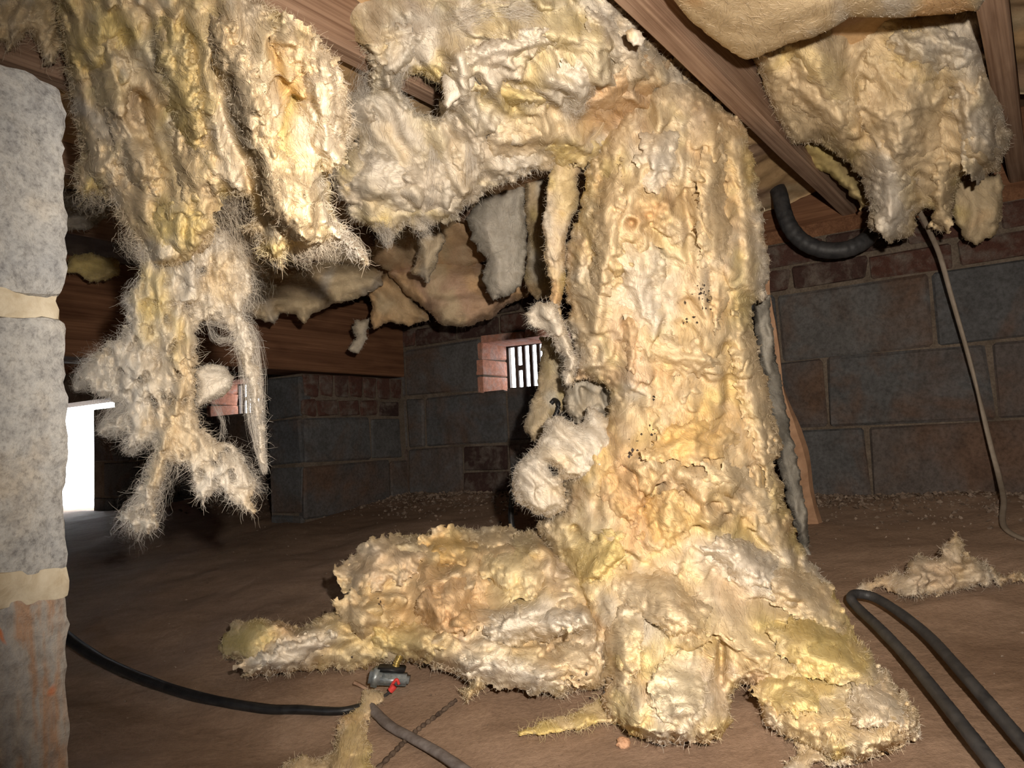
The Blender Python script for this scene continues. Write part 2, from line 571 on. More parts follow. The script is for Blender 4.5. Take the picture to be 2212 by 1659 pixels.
def grille(v, slot_px, label):
    ga = WALL_A + 0.166
    b0, b1, z0, z1 = v
    e = empty('vent_grille', H(ga, b0, z0))
    tag(e, label, 'vent', 'metal vent grilles in the block wall')

    def part(name, boxes):
        o = hboxes(name, boxes, 'dark_metal')
        o.parent = e; o.matrix_parent_inverse = parent_matrix(e).inverted()
        return o
    part('grille_frame', [(ga, ga + .012, b0 - .01, b0 + 0.012, z0, z1 + .01), (ga, ga + .012, b1 - .012, b1 + .01, z0, z1 + .01),
                          (ga, ga + .012, b0 + .012, b1 - .012, z0, z0 + .012), (ga, ga + .012, b0 + .012, b1 - .012, z1 - .012, z1 + .01)])
    sw, pitch = 0.019, 0.0345
    s = b0 + 0.020
    k = 0
    while s + sw < b1 - 0.014:
        e0 = s + sw; e1 = min(s + pitch, b1 - 0.012)
        part('grille_bar', [(ga + .001, ga + .010, e0, e1, z0 + .012, z1 - .012)])
        if k % 6 == 1:
            zc = (z0 + z1) / 2 + 0.002
            part('grille_bridge', [(ga + .002, ga + .009, s, e0, zc - .010, zc + .010)])
        s += pitch; k += 1
    return e


grille(V1, None, 'slotted metal vent grille beside the big collapsed column, lit from outside')
grille(V2, None, 'slotted metal vent grille seen behind the ragged dangling wisps')

# other walls of the crawl space (the one behind the camera has the access hole the daylight comes through)
hboxes('wall_left', [(-2.0, 2.5, -5.9, -5.8, -0.3, 1.3)], 'plain_wall', kind='structure')
hboxes('wall_right', [(-2.0, 2.5, 2.2, 2.3, -0.3, 1.3)], 'plain_wall', kind='structure')
AH = (-0.95, -0.53, 0.18, 0.58)
hboxes('wall_front', [(-1.1, -0.9, -5.8, AH[0], -0.3, 1.3), (-1.1, -0.9, AH[1], 2.2, -0.3, 1.3), (-1.1, -0.9, AH[0], AH[1], -0.3, AH[2]), (-1.1, -0.9, AH[0], AH[1], AH[3], 1.3)], 'plain_wall', kind='structure')
hboxes('ground_outside', [(-9, 12, -14, 9, -0.42, -0.35)], 'outside_gravel', kind='structure', label='pale gravel ground outside the hatch')

# joists, rim board, sill, girder and the pier that carries it
def timber(name, a0, a1, b0, b1, z0, z1, mat, label, cat='joist', group=None, kind='structure'):
    L = a1 - a0; nx = max(2, int(L / 0.05))
    xs = np.linspace(0, L, nx + 1)
    w, h = b1 - b0, z1 - z0
    r = 0.004
    prof = [(r, 0), (w - r, 0), (w, r), (w, h - r), (w - r, h), (r, h), (0, h - r), (0, r)]
    m = len(prof)
    V = np.array([[x, -p[0], p[1]] for x in xs for p in prof])
    V[:, 1] += 0.0035 * noise(V[:, 0] * 2.0, V[:, 2] * 3 + b0 * 7, 3)
    V[:, 2] += 0.0035 * noise(V[:, 0] * 1.6, V[:, 1] * 3 + b0 * 5, 4)
    i = np.arange(nx)[:, None] * m + np.arange(m)[None]
    j = np.arange(nx)[:, None] * m + (np.arange(m)[None] + 1) % m
    q = np.stack([i, j, j + m, i + m], -1).reshape(-1, 4)
    caps = np.array([[0, 1, 2, 3], [0, 3, 4, 7], [4, 5, 6, 7]])
    o = np_mesh(name, V, [q, caps, caps[:, ::-1] + nx * m], smooth=False, mat=MATS[mat])
    bm = bmesh.new(); bm.from_mesh(o.data); bmesh.ops.recalc_face_normals(bm, faces=bm.faces); bm.to_mesh(o.data); bm.free()
    o.location = H(a0, b0, z0); o.rotation_euler = (0, 0, math.pi / 2 - TH)
    tag(o, label, cat, group, kind)
    return o


JZ = CAMZ + 0.601
JB = {k: -0.453 + 0.406 * k for k in range(-4, 4)}
JL = {-1: 'weathered floor joist behind the ragged hanging insulation', 0: 'brown floor joist showing between torn insulation and hanging tuft',
      1: 'bare floor joist crossing above the collapsed insulation column', 2: 'floor joist at the edge, beside the bulging yellow clump'}
JL = {-4: None, -3: None, -2: None, -1: JL[0], 0: JL[1], 1: JL[2], 2: None, 3: None}
for k in range(-4, 4):
    lab = JL[k] or 'floor joist mostly hidden by insulation batts'
    timber('floor_joist', -0.88, WALL_A + 0.02, JB[k], JB[k] + 0.04, JZ, TOPZ, 'joist_wood', lab, 'joist', 'floor joists overhead')
hboxes('sill_plate', [(WALL_A + 0.01, WALL_A + 0.15, -5.8, 2.2, 0.977, 1.021)], 'girder_wood', kind='structure', label='sill plate on top of the brick courses')


def cross_timber(name, a, b0, b1, z0, z1, th, mat, label):
    o = timber(name, 0, b1 - b0, 0, th, z0, z1, mat, label, 'board')
    o.location = H(a, b0, z0); o.rotation_euler = (0, 0, -TH)
    return o


cross_timber('rim_board', WALL_A + 0.045, -5.6, 2.1, JZ - 0.005, TOPZ, 0.04, 'girder_wood', 'reddish rim board above the brick courses')
GB = -2.166
timber('girder', -0.88, WALL_A, GB - 0.09, GB, 0.709, 0.99, 'girder_wood', 'dark red brown girder resting on the brick topped pier', 'beam')
timber('girder', -0.88, WALL_A, GB - 0.19, GB - 0.10, 0.712, 0.99, 'girder_wood', 'second girder plank tight behind the first', 'beam')

pier = hboxes('girder_pier', [(1.80, WALL_A + 0.005, GB - 0.195, GB - 0.009, -0.05, 0.700)], 'mortar', kind='structure', label='block pier topped with upright bricks under the girder', cat='pier')
for z0, z1, js, mt in ((0.012, 0.175, [1.79, 2.1, 2.32], 'block'), (0.175, 0.375, [1.79, 2.22, 2.32], 'block'), (0.375, 0.545, [1.79, 2.12, 2.30], 'block'),
                       (0.545, 0.612, [1.79, 1.86, 1.965, 2.07, 2.175, 2.28], 'brick')):
    for c0, c1 in zip(js[:-1], js[1:]): put_block(pier, mt, mt, GB, c0, c1, z0, z1, 0.05, True)
for k in range(7): put_block(pier, 'brick', 'brick', GB, 1.80 + 0.073 * k, 1.80 + 0.073 * (k + 1), 0.612, 0.705, 0.05, True)
for z0, z1 in ((0.012, 0.2), (0.2, 0.375), (0.375, 0.545), (0.545, 0.70)):
    put_block(pier, 'block', 'block', 1.787, GB - 0.195, GB - 0.003, z0, z1, 0.05)

# the near pier at the left: big rough blocks with thick buff mortar
PC = np.array([-0.3455, 0.600])
PA, PB = PC[0] * SN + PC[1] * CS, PC[0] * CS - PC[1] * SN
near_pier = empty('block_pillar', H(PA - 0.1, PB - 0.1, -0.05))
tag(near_pier, 'rough grey concrete block pillar with buff mortar, close to the lens', 'pillar', None, 'structure')


def rough_block(name, z0, z1, mat, amp, inset=0.0, seed=0, chip=0.0):
    a0, a1, b0, b1 = PA - 0.40, PA - inset, PB - 0.19, PB - inset
    sz = np.array([a1 - a0, b1 - b0, z1 - z0]); st = 0.006
    V = []; Q = []
    for ax in range(3):
        u, w = [(1, 2), (0, 2), (0, 1)][ax]
        nu, nw = int(sz[u] / st), max(4, int(sz[w] / st))
        for s in (0, 1):
            U, W = np.meshgrid(np.linspace(0, 1, nu + 1), np.linspace(0, 1, nw + 1), indexing='ij')
            p = np.zeros(U.shape + (3,)); p[..., u] = U; p[..., w] = W; p[..., ax] = s
            k = sum(len(v) for v in V)
            i = np.arange(nu)[:, None] * (nw + 1) + np.arange(nw)[None]
            q = np.stack([i, i + 1, i + nw + 2, i + nw + 1], -1).reshape(-1, 4) + k
            Q.append(q if (s == 1) == (ax != 1) else q[:, ::-1]); V.append(p.reshape(-1, 3))
    p = np.concatenate(V) * sz
    # rounded, crumbled edges
    rr = 0.005
    c = np.clip(p, rr, sz - rr); d = p - c; L = np.linalg.norm(d, axis=1, keepdims=True)
    n = np.where(L > 1e-9, d / np.maximum(L, 1e-9), 0)
    p = np.where(L > 0, c + n * rr, p)
    t = p + seed * 1.7
    f = fbm(t[:, 0] * 30 + t[:, 1] * 23, t[:, 2] * 34 + t[:, 1] * 11, seed, 3)
    g = noise(t[:, 0] * 140 + t[:, 1] * 111, t[:, 2] * 150 + t[:, 1] * 37, seed + 5)
    p = p + n * (amp * f + amp * 0.45 * g)[:, None]
    if chip:
        e = np.exp(-((sz[2] - p[:, 2]) / 0.03) ** 2) * np.exp(-((sz[0] - p[:, 0]) / 0.03) ** 2)
        p[:, 2] -= chip * e; p[:, 0] -= chip * 0.3 * e
    W = np.array([H(a0 + x, b0 + y, z0 + z) for x, y, z in p])
    o = np_mesh(name, W, [np.concatenate(Q)], mat=MATS[mat], parent=near_pier)
    return o


PZ = [-0.05, 0.113, 0.322, 0.3385, 0.532, 0.550, 0.727]
rough_block('block', PZ[0], 0.1125, 'pier_block_stained', 0.004, 0, 1)
rough_block('block', 0.1125, PZ[2], 'pier_block_stained', 0.004, 0.001, 7)
rough_block('mortar', PZ[2] - 0.005, PZ[3] + 0.005, 'pier_mortar', 0.005, 0.0, 2)
rough_block('block', PZ[3], PZ[4], 'pier_block', 0.004, 0.001, 3)
rough_block('mortar', PZ[4] - 0.005, PZ[5] + 0.005, 'pier_mortar', 0.005, 0.005, 4)
rough_block('block', PZ[5], PZ[6], 'pier_block', 0.005, 0.002, 5, 0.004)

# ------------------------------------------------------------------ glass wool
CREAM = np.array([0.82, 0.665, 0.45]); YELLOW = np.array([0.82, 0.66, 0.29]); WHITE = np.array([0.81, 0.75, 0.67])
TAN = np.array([0.72, 0.485, 0.27]); GREY = np.array([0.50, 0.47, 0.42]); BROWN = np.array([0.42, 0.29, 0.18])
ORANGE = np.array([0.80, 0.54, 0.22]); PINK = np.array([0.62, 0.42, 0.30])


def seg_dist(X, Y, P, closed=True):
    P = np.asarray(P, float)
    d = np.full(X.shape, 1e9)
    n = len(P)
    for k in range(n if closed else n - 1):
        a = P[k]; b = P[(k + 1) % n]; v = b - a
        L = max(v @ v, 1e-9)
        t = np.clip(((X - a[0]) * v[0] + (Y - a[1]) * v[1]) / L, 0, 1)
        d = np.minimum(d, np.hypot(X - a[0] - t * v[0], Y - a[1] - t * v[1]))
    return d


def inside(X, Y, P):
    P = np.asarray(P, float); r = np.zeros(X.shape, bool); n = len(P)
    for k in range(n):
        x0, y0 = P[k]; x1, y1 = P[(k + 1) % n]
        if y0 == y1: continue
        c = (y0 > Y) != (y1 > Y)
        r ^= c & (X < (x1 - x0) * (Y - y0) / (y1 - y0) + x0)
    return r


def sdist(X, Y, P):
    d = seg_dist(X, Y, P)
    return np.where(inside(X, Y, P), d, -d)


def tps(ctrl):
    C = np.array(ctrl, float); xy = C[:, :2] / 300.0; n = len(C)

    def K(r2): return np.where(r2 > 1e-12, r2 * np.log(np.maximum(r2, 1e-12)), 0)
    A = np.zeros((n + 3, n + 3))
    A[:n, :n] = K(((xy[:, None] - xy[None]) ** 2).sum(-1)) + np.eye(n) * 0.02
    A[:n, n] = 1; A[:n, n + 1:] = xy; A[n, :n] = 1; A[n + 1:, :n] = xy.T
    w = np.linalg.solve(A, np.concatenate([C[:, 2], [0, 0, 0]]))
    lo, hi = C[:, 2].min() - 0.15, C[:, 2].max() + 0.15

    def f(X, Y):
        x = X / 300.0; y = Y / 300.0
        r = w[n] + w[n + 1] * x + w[n + 2] * y
        for k in range(n): r = r + w[k] * K((x - xy[k, 0]) ** 2 + (y - xy[k, 1]) ** 2)
        return np.clip(r, lo, hi)
    return f


def wool_tint(X, Y, pal, seed, blobs=(), scale=1.0):
    """patches of cream, yellow, white and tan wool"""
    cr, ye, wh, ta = pal
    n1 = fbm(X / (85 * scale), Y / (120 * scale), seed + 31, 4); n2 = fbm(X / (70 * scale), Y / (100 * scale), seed + 47, 4); n3 = fbm(X / (95 * scale), Y / (95 * scale), seed + 63, 4)
    c = np.ones(X.shape + (3,)) * cr
    for k, n, t in ((ye, n1, 0.04), (wh, n2, 0.06), (ta, n3, 0.16)):
        m = sstep(t, t + 0.28, n)[..., None] * 0.85
        c = c * (1 - m) + k * m
    wob = 0.55 * fbm(X / 32.0, Y / 44.0, seed + 90, 3)
    for (bx, by, rx, ry, bc) in blobs:
        q = ((X - bx) / rx) ** 2 + ((Y - by) / ry) ** 2
        m = (sstep(1.35, 0.45, np.sqrt(q) + wob) * 0.85)[..., None]
        c = c * (1 - m) + bc * m
    return c


class Wool:
    """a torn mass of glass wool: traced outline, its own distance and thickness, folds and lobes"""

    def __init__(s, outline, ctrl, thick=0.1, edge=60, step=4, holes=(), ragged=7, flow=90, folds=(0.022, 0.010, 0.004, 0.0015), fsize=(95, 40, 11),
                 strokes=(), pal=(CREAM, YELLOW, WHITE, TAN), blobs=(), seed=1, back=0.7, lobes=0, lobe_px=(14, 42), lobe_flat=0.45, ground=False, pits=(), cscale=1.0, wisp_hole=0.0, layers=None, layer_px=(16, 60), layer_h=(0.004, 0.016), drape=0.3, soft=4, tint_fn=None, soft_rim=False):
        if layers is None: layers = lobes // 4
        lobes = 0
        s.seed = seed; s.rng = np.random.default_rng(seed); s.pal = pal; s.blobs = blobs; s.flow = flow; s.cscale = cscale
        O = np.array(outline, float)
        x0, y0 = O.min(0) - 3 * step - ragged; x1, y1 = O.max(0) + 3 * step + ragged
        xs = np.arange(x0, x1, step); ys = np.arange(y0, y1, step)
        X, Y = np.meshgrid(xs, ys)
        sd = sdist(X, Y, O)
        for h in holes: sd = np.minimum(sd, -sdist(X, Y, np.array(h, float)))
        rag = ragged * (1.6 * noise(X / 30, Y / 30, seed) + 1.2 * noise(X / 12, Y / 12, seed + 1) + 0.6 * noise(X / 6, Y / 6, seed + 2))
        sd = sd + rag
        if wisp_hole:
            wn = fbm(X / 26, Y / 40, seed + 12, 3)
            sd = np.minimum(sd, (wisp_hole - wn) * 30)
        gy, gx = np.gradient(sd, step)
        gl = np.maximum(np.hypot(gx, gy), 0.15)
        inn = sd > 0
        near = (sd <= 0) & (sd > -1.6 * step)
        mv = np.where(near, -sd / gl, 0)
        X2 = X + np.clip(mv * gx / gl, -step, step); Y2 = Y + np.clip(mv * gy / gl, -step, step)
        e = np.clip(sd, 0, None)
        D = tps(ctrl)(X, Y)
        T = thick * np.sqrt(np.clip(1 - (1 - np.clip(e / edge, 0, 1)) ** 2, 0, 1))
        if soft_rim: T = thick * (0.25 * np.clip(e / 6, 0, 1) + 0.75 * sstep(0, 1, e / edge))
        fa = np.radians(flow(X, Y) if callable(flow) else flow)
        ca, sa = np.cos(fa), np.sin(fa)
        wx = X + 26 * noise(X / 90, Y / 90, seed + 3) + 5 * noise(X / 25, Y / 25, seed + 4)
        wy = Y + 26 * noise(X / 90, Y / 90, seed + 5) + 5 * noise(X / 25, Y / 25, seed + 6)
        if callable(flow):
            cm, sm = math.cos(math.radians(90)), 1.0
            al, ac = wy, wx - (Y - 700) * 0.0
        else:
            al = wx * ca + wy * sa; ac = -wx * sa + wy * ca
        f1, f2, f3 = fsize
        def bil(L, asp, sd_): return np.clip(np.sqrt(noise(ac / L, al / (L * asp), sd_) ** 2 + 0.006) * 2.4, 0, 1.3)
        rough = sstep(-0.25, 0.35, fbm(X / 110, Y / 110, seed + 15, 2))
        R = folds[0] * (bil(f1, 2.4, seed + 7) - 0.5) + folds[1] * (0.15 + 0.4 * rough) * (bil(f2, 2.6, seed + 8) - 0.5)
        R = R + folds[1] * (1.0 - 0.4 * rough) * 1.8 * noise(ac / (f2 * 0.75), al / (f2 * 4.5), seed + 16)
        R = R + folds[2] * 0.9 * noise(ac / f3, al / (f3 * 5), seed + 9) + folds[3] * 1.0 * noise(X / 6.0, Y / 8.0, seed + 10)
        R = R + folds[1] * 0.7 * fbm(X / 60, Y / 60, seed + 11, 4)
        tint = wool_tint(wx, wy, pal, seed, blobs, cscale)
        if tint_fn is not None: tint = tint_fn(wx, wy, tint)
        R, tint = s.layer(R, tint, X, Y, sd, step, layers, layer_px, layer_h, fa if callable(flow) else np.full(X.shape, float(fa)))
        for st in strokes:
            pl, wd, hg = st[0], st[1], st[2]
            dd = seg_dist(X + 5 * noise(X / 14, Y / 14, seed + 13), Y, pl, False)
            k = np.exp(-(dd / wd) ** 2)
            R = R + hg * k
            if len(st) > 3: tint = tint * (1 - (k * 0.9)[..., None]) + st[3] * (k * 0.9)[..., None]
        for (hx, hy, rx, ry, dp) in pits:
            wob = 0.5 * noise(X / 16, Y / 16, seed + 14)
            k = sstep(1.25, 0.45, np.sqrt(((X - hx) / rx) ** 2 + ((Y - hy) / ry) ** 2) + wob)
            R = R - dp * k
        for _ in range(soft):
            Rp = np.pad(R, 1, mode='edge')
            R = (Rp[:-2, 1:-1] + Rp[2:, 1:-1] + Rp[1:-1, :-2] + Rp[1:-1, 2:] + 2 * R) / 6
            tp = np.pad(tint, ((1, 1), (1, 1), (0, 0)), mode='edge')
            tint = (tp[:-2, 1:-1] + tp[2:, 1:-1] + tp[1:-1, :-2] + tp[1:-1, 2:] + 2 * tint) / 6
        R = R + folds[3] * 1.3 * fbm(ac / 7.0, al / 13.0, seed + 77, 2)
        fade = np.clip(e / (edge * 0.35), 0, 1)
        front = D - T - R * fade
        bk = D + T * back + 0.004 * fade
        front = np.minimum(front, bk - 0.0008 * np.clip(e / step, 0, 1))
        dr = np.clip(R, -0.03, 0.05) * fade * drape * np.clip(e / edge, 0, 1)
        Pf = at(X2, Y2, front); Pb = at(X2, Y2, bk)
        Pf = Pf - dr[..., None] * (np.sin(fa) * np.ones(X.shape))[..., None] * UP + dr[..., None] * (np.cos(fa) * np.ones(X.shape))[..., None] * RT
        if ground:
            for P in (Pf, Pb):
                gz = ground_z(P[..., 0], P[..., 1])
                P[..., 2] = np.maximum(P[..., 2], gz - 0.004)
        use = inn | near
        cell = use[:-1, :-1] & use[1:, :-1] & use[:-1, 1:] & use[1:, 1:] & (inn[:-1, :-1] | inn[1:, :-1] | inn[:-1, 1:] | inn[1:, 1:])
        idx = np.full(X.shape, -1)
        vm = np.zeros(X.shape, bool)
        for a, b in ((slice(None, -1), slice(None, -1)), (slice(1, None), slice(None, -1)), (slice(None, -1), slice(1, None)), (slice(1, None), slice(1, None))): vm[a, b] |= cell
        idx[vm] = np.arange(vm.sum()); n = int(vm.sum())
        q = np.stack([idx[:-1, :-1], idx[1:, :-1], idx[1:, 1:], idx[:-1, 1:]], -1)[cell]
        s.V = [Pf[vm], Pb[vm]]; s.Fq = [q, q[:, ::-1] + n]; s.C = [tint[vm], tint[vm]]; s.nv = 2 * n
        s.X, s.Y, s.e, s.inn, s.Pf, s.tint, s.front, s.sd, s.gx, s.gy, s.step = X, Y, e, inn, Pf, tint, front, sd, gx / gl, gy / gl, step

    def layer(s, R, tint, X, Y, sd, step, n, size, hh, fa):
        """torn, overlapping layers: each rises along the flow and ends in a ragged lip"""
        rng = s.rng
        ii = np.argwhere(sd > 4)
        if n == 0 or len(ii) == 0: return R, tint
        w1 = noise(X / 34, Y / 34, s.seed + 70); w2 = noise(X / 13, Y / 13, s.seed + 71); w3 = noise(X / 34, Y / 34, s.seed + 72); w4 = noise(X / 5.5, Y / 5.5, s.seed + 73)
        pick = ii[rng.integers(0, len(ii), n)]
        sz = size[0] * (size[1] / size[0]) ** rng.uniform(0, 1, n)
        for (r, c), W in sorted(zip(pick, sz), key=lambda t: -t[1]):
            L = W * rng.uniform(1.1, 3.0)
            m = int(1.5 * L / step) + 2
            a = slice(max(0, r - m), r + m + 1); b = slice(max(0, c - m), c + m + 1)
            an = fa[r, c] + rng.normal(0, 0.45)
            ca, sa = math.cos(an), math.sin(an)
            dx = X[a, b] - X[r, c] + 0.8 * W * w1[a, b] + 9 * w2[a, b]; dy = Y[a, b] - Y[r, c] + 0.8 * W * w3[a, b] + 9 * w2[a, b]
            al = dx * ca + dy * sa; ac = -dx * sa + dy * ca
            q = np.sqrt((al / L) ** 2 + (ac / W) ** 2) + 0.22 * w2[a, b] + 0.06 * w4[a, b]
            up = np.clip((al / L + 1) / 2, 0, 1)
            pr = sstep(1.0, 0.5 - 0.4 * (1 - up), q) * (0.25 + 0.75 * up)
            h = rng.uniform(*hh) * min(1.0, 0.45 + W / 50)
            if rng.uniform() < 0.22: h = -0.8 * h
            R[a, b] += h * pr
            k = rng.uniform(0, 0.35)
            tc = s.pal[rng.integers(0, 4)] * rng.uniform(0.93, 1.05)
            t = (k * sstep(1.0, 0.7, q))[..., None]
            tint[a, b] = tint[a, b] * (1 - t) + tc * t
        return R, tint

    def flow_at(s, X, Y):
        return np.radians(s.flow(X, Y) if callable(s.flow) else np.full(np.shape(X), float(s.flow)))

    def pick(s, n, emin=8, emax=1e9, region=None):
        m = s.inn & (s.e > emin) & (s.e < emax)
        if region is not None: m &= region(s.X, s.Y)
        ii = np.argwhere(m)
        return ii[s.rng.integers(0, len(ii), n)]

    def build(s, name, parent=None):
        return np_mesh(name, np.concatenate(s.V), [np.concatenate(s.Fq)], np.clip(np.concatenate(s.C), 0, 0.9), True, MATS['glass_wool'], parent)

    def specks(s, parent, spots, seed):
        rng = np.random.default_rng(seed)
        xs, ys = [], []
        for (x, y, r, k) in spots:
            xs += list(rng.normal(x, r * 0.5, k)); ys += list(rng.normal(y, r * 0.45, k))
        xs, ys = np.array(xs), np.array(ys); n = len(xs)
        i = np.clip(np.rint((ys - s.Y[0, 0]) / s.step).astype(int), 0, s.X.shape[0] - 1); j = np.clip(np.rint((xs - s.X[0, 0]) / s.step).astype(int), 0, s.X.shape[1] - 1)
        c = s.Pf[i, j]; c = c - (c - CAM) / np.linalg.norm(c - CAM, axis=1, keepdims=True) * 0.0025
        oc = np.array([[1, 0, 0], [-1, 0, 0], [0, 1, 0], [0, -1, 0], [0, 0, 1], [0, 0, -1]], float)
        f = np.array([[0, 2, 4], [2, 1, 4], [1, 3, 4], [3, 0, 4], [2, 0, 5], [1, 2, 5], [3, 1, 5], [0, 3, 5]])
        V = c[:, None] + oc[None] * rng.uniform(0.0007, 0.0032, (n, 6, 1)) * rng.uniform(0.5, 1.6, (n, 1, 3))
        o = np_mesh('dark_specks', V.reshape(-1, 3), [(f[None] + (np.arange(n) * 6)[:, None, None]).reshape(-1, 3)], None, False, MATS['dark_metal'], parent)
        tag(o, 'dark brown dirt specks caught in the wool', None, None, 'stuff')

    def fibres(s, parent, n_edge=2500, n_face=2500, length=(0.012, 0.05), width=0.0006, droop=0.3, name='loose_fibres', outw=0.7, region=None, face_lift=0.5, dens=1.0):
        rng = s.rng
        # hairs standing out along the torn edges
        p = s.pick(int(n_edge * 1.6), 0.5, 14, region); n = len(p)
        c = s.Pf[p[:, 0], p[:, 1]] + rng.normal(0, 0.001, (n, 3))
        gx, gy = s.gx[p[:, 0], p[:, 1]], s.gy[p[:, 0], p[:, 1]]
        out = -(gx[:, None] * RT - gy[:, None] * UP)
        a = s.flow_at(s.X[p[:, 0], p[:, 1]], s.Y[p[:, 0], p[:, 1]]) + rng.normal(0, 0.5, n)
        fl = np.cos(a)[:, None] * RT - np.sin(a)[:, None] * UP
        toward = -(c - CAM) / np.linalg.norm(c - CAM, axis=1, keepdims=True)
        d0 = out * outw + fl * 0.5 * rng.uniform(-0.3, 1, (n, 1)) + toward * 0.15 + rng.normal(0, 0.55, (n, 3))
        L = (length[0] * 0.6 + (length[1] - length[0] * 0.6) * rng.uniform(0, 1, n) ** 2.6) * 0.5
        P1 = strand_paths(c, d0, L, droop, rng, 4)
        c1 = s.tint[p[:, 0], p[:, 1]] * 0.75 + WHITE * 0.25
        # hairs matted over the face in swirls
        m = s.inn & (s.e > 3)
        area = m.sum() * s.step ** 2
        nf = int(area / 29.0 * dens)
        p = s.pick(nf, 3); K = 4
        x = s.X[p[:, 0], p[:, 1]] + rng.uniform(-1.6, 1.6, nf); y = s.Y[p[:, 0], p[:, 1]] + rng.uniform(-1.6, 1.6, nf)
        ln = rng.uniform(9, 34, nf) / (K - 1)
        lift = np.where(rng.uniform(0, 1, nf) < 0.25, rng.uniform(0.002, 0.010, nf), rng.uniform(0.0003, 0.002, nf))
        jit = rng.normal(0, 0.45, nf) + np.where(rng.uniform(0, 1, nf) < 0.5, 0, np.pi)
        bend = rng.normal(0, 0.22, nf)
        pts = []
        x0, y0 = s.X[0, 0], s.Y[0, 0]; hh, ww = s.X.shape
        px = x.copy(); py = y.copy()
        for k in range(K):
            i = np.clip(np.rint((y - y0) / s.step).astype(int), 0, hh - 1); j = np.clip(np.rint((x - x0) / s.step).astype(int), 0, ww - 1)
            ok = s.inn[i, j]
            x = np.where(ok, x, px); y = np.where(ok, y, py)
            i = np.clip(np.rint((y - y0) / s.step).astype(int), 0, hh - 1); j = np.clip(np.rint((x - x0) / s.step).astype(int), 0, ww - 1)
            q = s.Pf[i, j] + ((x - s.X[i, j]) * s.front[i, j] / F)[:, None] * RT - ((y - s.Y[i, j]) * s.front[i, j] / F)[:, None] * UP
            tw = -(q - CAM); tw /= np.linalg.norm(tw, axis=1, keepdims=True)
            pts.append(q + tw * (0.0006 + lift * (k / (K - 1)) ** 0.8)[:, None] + rng.normal(0, 0.0004, (nf, 3)))
            an = s.flow_at(x, y) + 2.6 * noise(x / 75, y / 75, s.seed + 80) + 1.2 * noise(x / 24, y / 24, s.seed + 81) + jit
            jit = jit + bend
            px, py = x, y
            x = x + np.cos(an) * ln; y = y + np.sin(an) * ln
        P2 = np.stack(pts, 1)
        k = rng.uniform(0, 0.3, (nf, 1))
        c2 = (s.tint[p[:, 0], p[:, 1]] * (1 - k) + WHITE * k) * rng.uniform(0.80, 1.14, (nf, 1))
        return ribbon(name, np.concatenate([P1, P2]), width * 1.7, np.concatenate([c1, c2]), parent, rng)


def strand_paths(c, d0, L, droop, rng, K=5):
    n = len(c)
    d = d0 / np.maximum(np.linalg.norm(d0, axis=1, keepdims=True), 1e-6)
    P = [c]; cur = c.copy()
    curl = rng.normal(0, 0.5, (n, 3))
    for k in range(K - 1):
        cur = cur + d * (L / (K - 1))[:, None]
        P.append(cur.copy())
        curl = curl * 0.7 + rng.normal(0, 0.28, (n, 3))
        d = d + curl + np.array([0, 0, -droop * 0.4])
        d /= np.maximum(np.linalg.norm(d, axis=1, keepdims=True), 1e-6)
    return np.stack(P, 1)


def ribbon(name, P, width, col, parent, rng, mat='glass_fibre'):
    n, K = P.shape[:2]
    tan = np.gradient(P, axis=1)
    sd = np.cross(tan, rng.normal(0, 1, (n, 1, 3)))
    sd /= np.maximum(np.linalg.norm(sd, axis=2, keepdims=True), 1e-9)
    w = width * 0.5 * rng.uniform(0.5, 1.3, (n, 1, 1)) * np.linspace(1, 0.35, K)[None, :, None]
    V = np.stack([P - sd * w / 2, P + sd * w / 2], 2).reshape(-1, 3)
    base = (np.arange(n)[:, None] * K + np.arange(K - 1)[None]) * 2
    q = np.stack([base, base + 1, base + 3, base + 2], -1).reshape(-1, 4)
    o = np_mesh(name, V, [q], np.repeat(np.clip(col, 0, .9), K * 2, 0), True, MATS[mat], parent)
    tag(o, None, None, None, 'stuff')
    return o


def spline(pts, n):
    P = np.array(pts, float); m = len(P)
    Q = np.concatenate([[2 * P[0] - P[1]], P, [2 * P[-1] - P[-2]]])
    t = np.linspace(0, m - 1 - 1e-9, n); i = t.astype(int); f = (t - i)[:, None]
    a, b, c, d = Q[i], Q[i + 1], Q[i + 2], Q[i + 3]
    return 0.5 * (2 * b + (c - a) * f + (2 * a - 5 * b + 4 * c - d) * f ** 2 + (3 * b - a - 3 * c + d) * f ** 3)


def wisp(name, parent, pts, n, col, seed=1, width=0.0006, K=10, spread=1.0, part=0.5):
    """a hank of fibres that follows a path; pts: (px, py, depth, radius in metres)"""
    rng = np.random.default_rng(seed)
    A = np.array(pts, float)
    C = spline(np.concatenate([at(A[:, 0], A[:, 1], A[:, 2]), A[:, 3:]], 1), 80)
    ln = rng.uniform(part * 0.5, min(1.0, part * 1.5), n); st = rng.uniform(-0.1, 1.0, n) * (1 - ln * 0.6)
    t = np.clip(st[:, None] + ln[:, None] * np.linspace(0, 1, K)[None], 0, 1) * 79
    i = np.minimum(t.astype(int), 78); f = (t - i)[..., None]
    Cc = C[i] * (1 - f) + C[i + 1] * f
    off = rng.normal(0, 0.6, (n, 1, 3)); off /= np.maximum(1, np.linalg.norm(off, axis=2, keepdims=True))
    wob = np.cumsum(rng.normal(0, 0.16, (n, K, 3)), 1)
    P = Cc[..., :3] + (off + wob * spread) * Cc[..., 3:]
    return ribbon(name, P, width, np.ones((n, 1)) * col * rng.uniform(0.85, 1.05, (n, 1)), parent, rng)


def gctrl(pts, off=0.0):            # depth control points that lie on the ground
    return [(x, y, float(ground_d(x, y)[0]) + off) for x, y in pts]


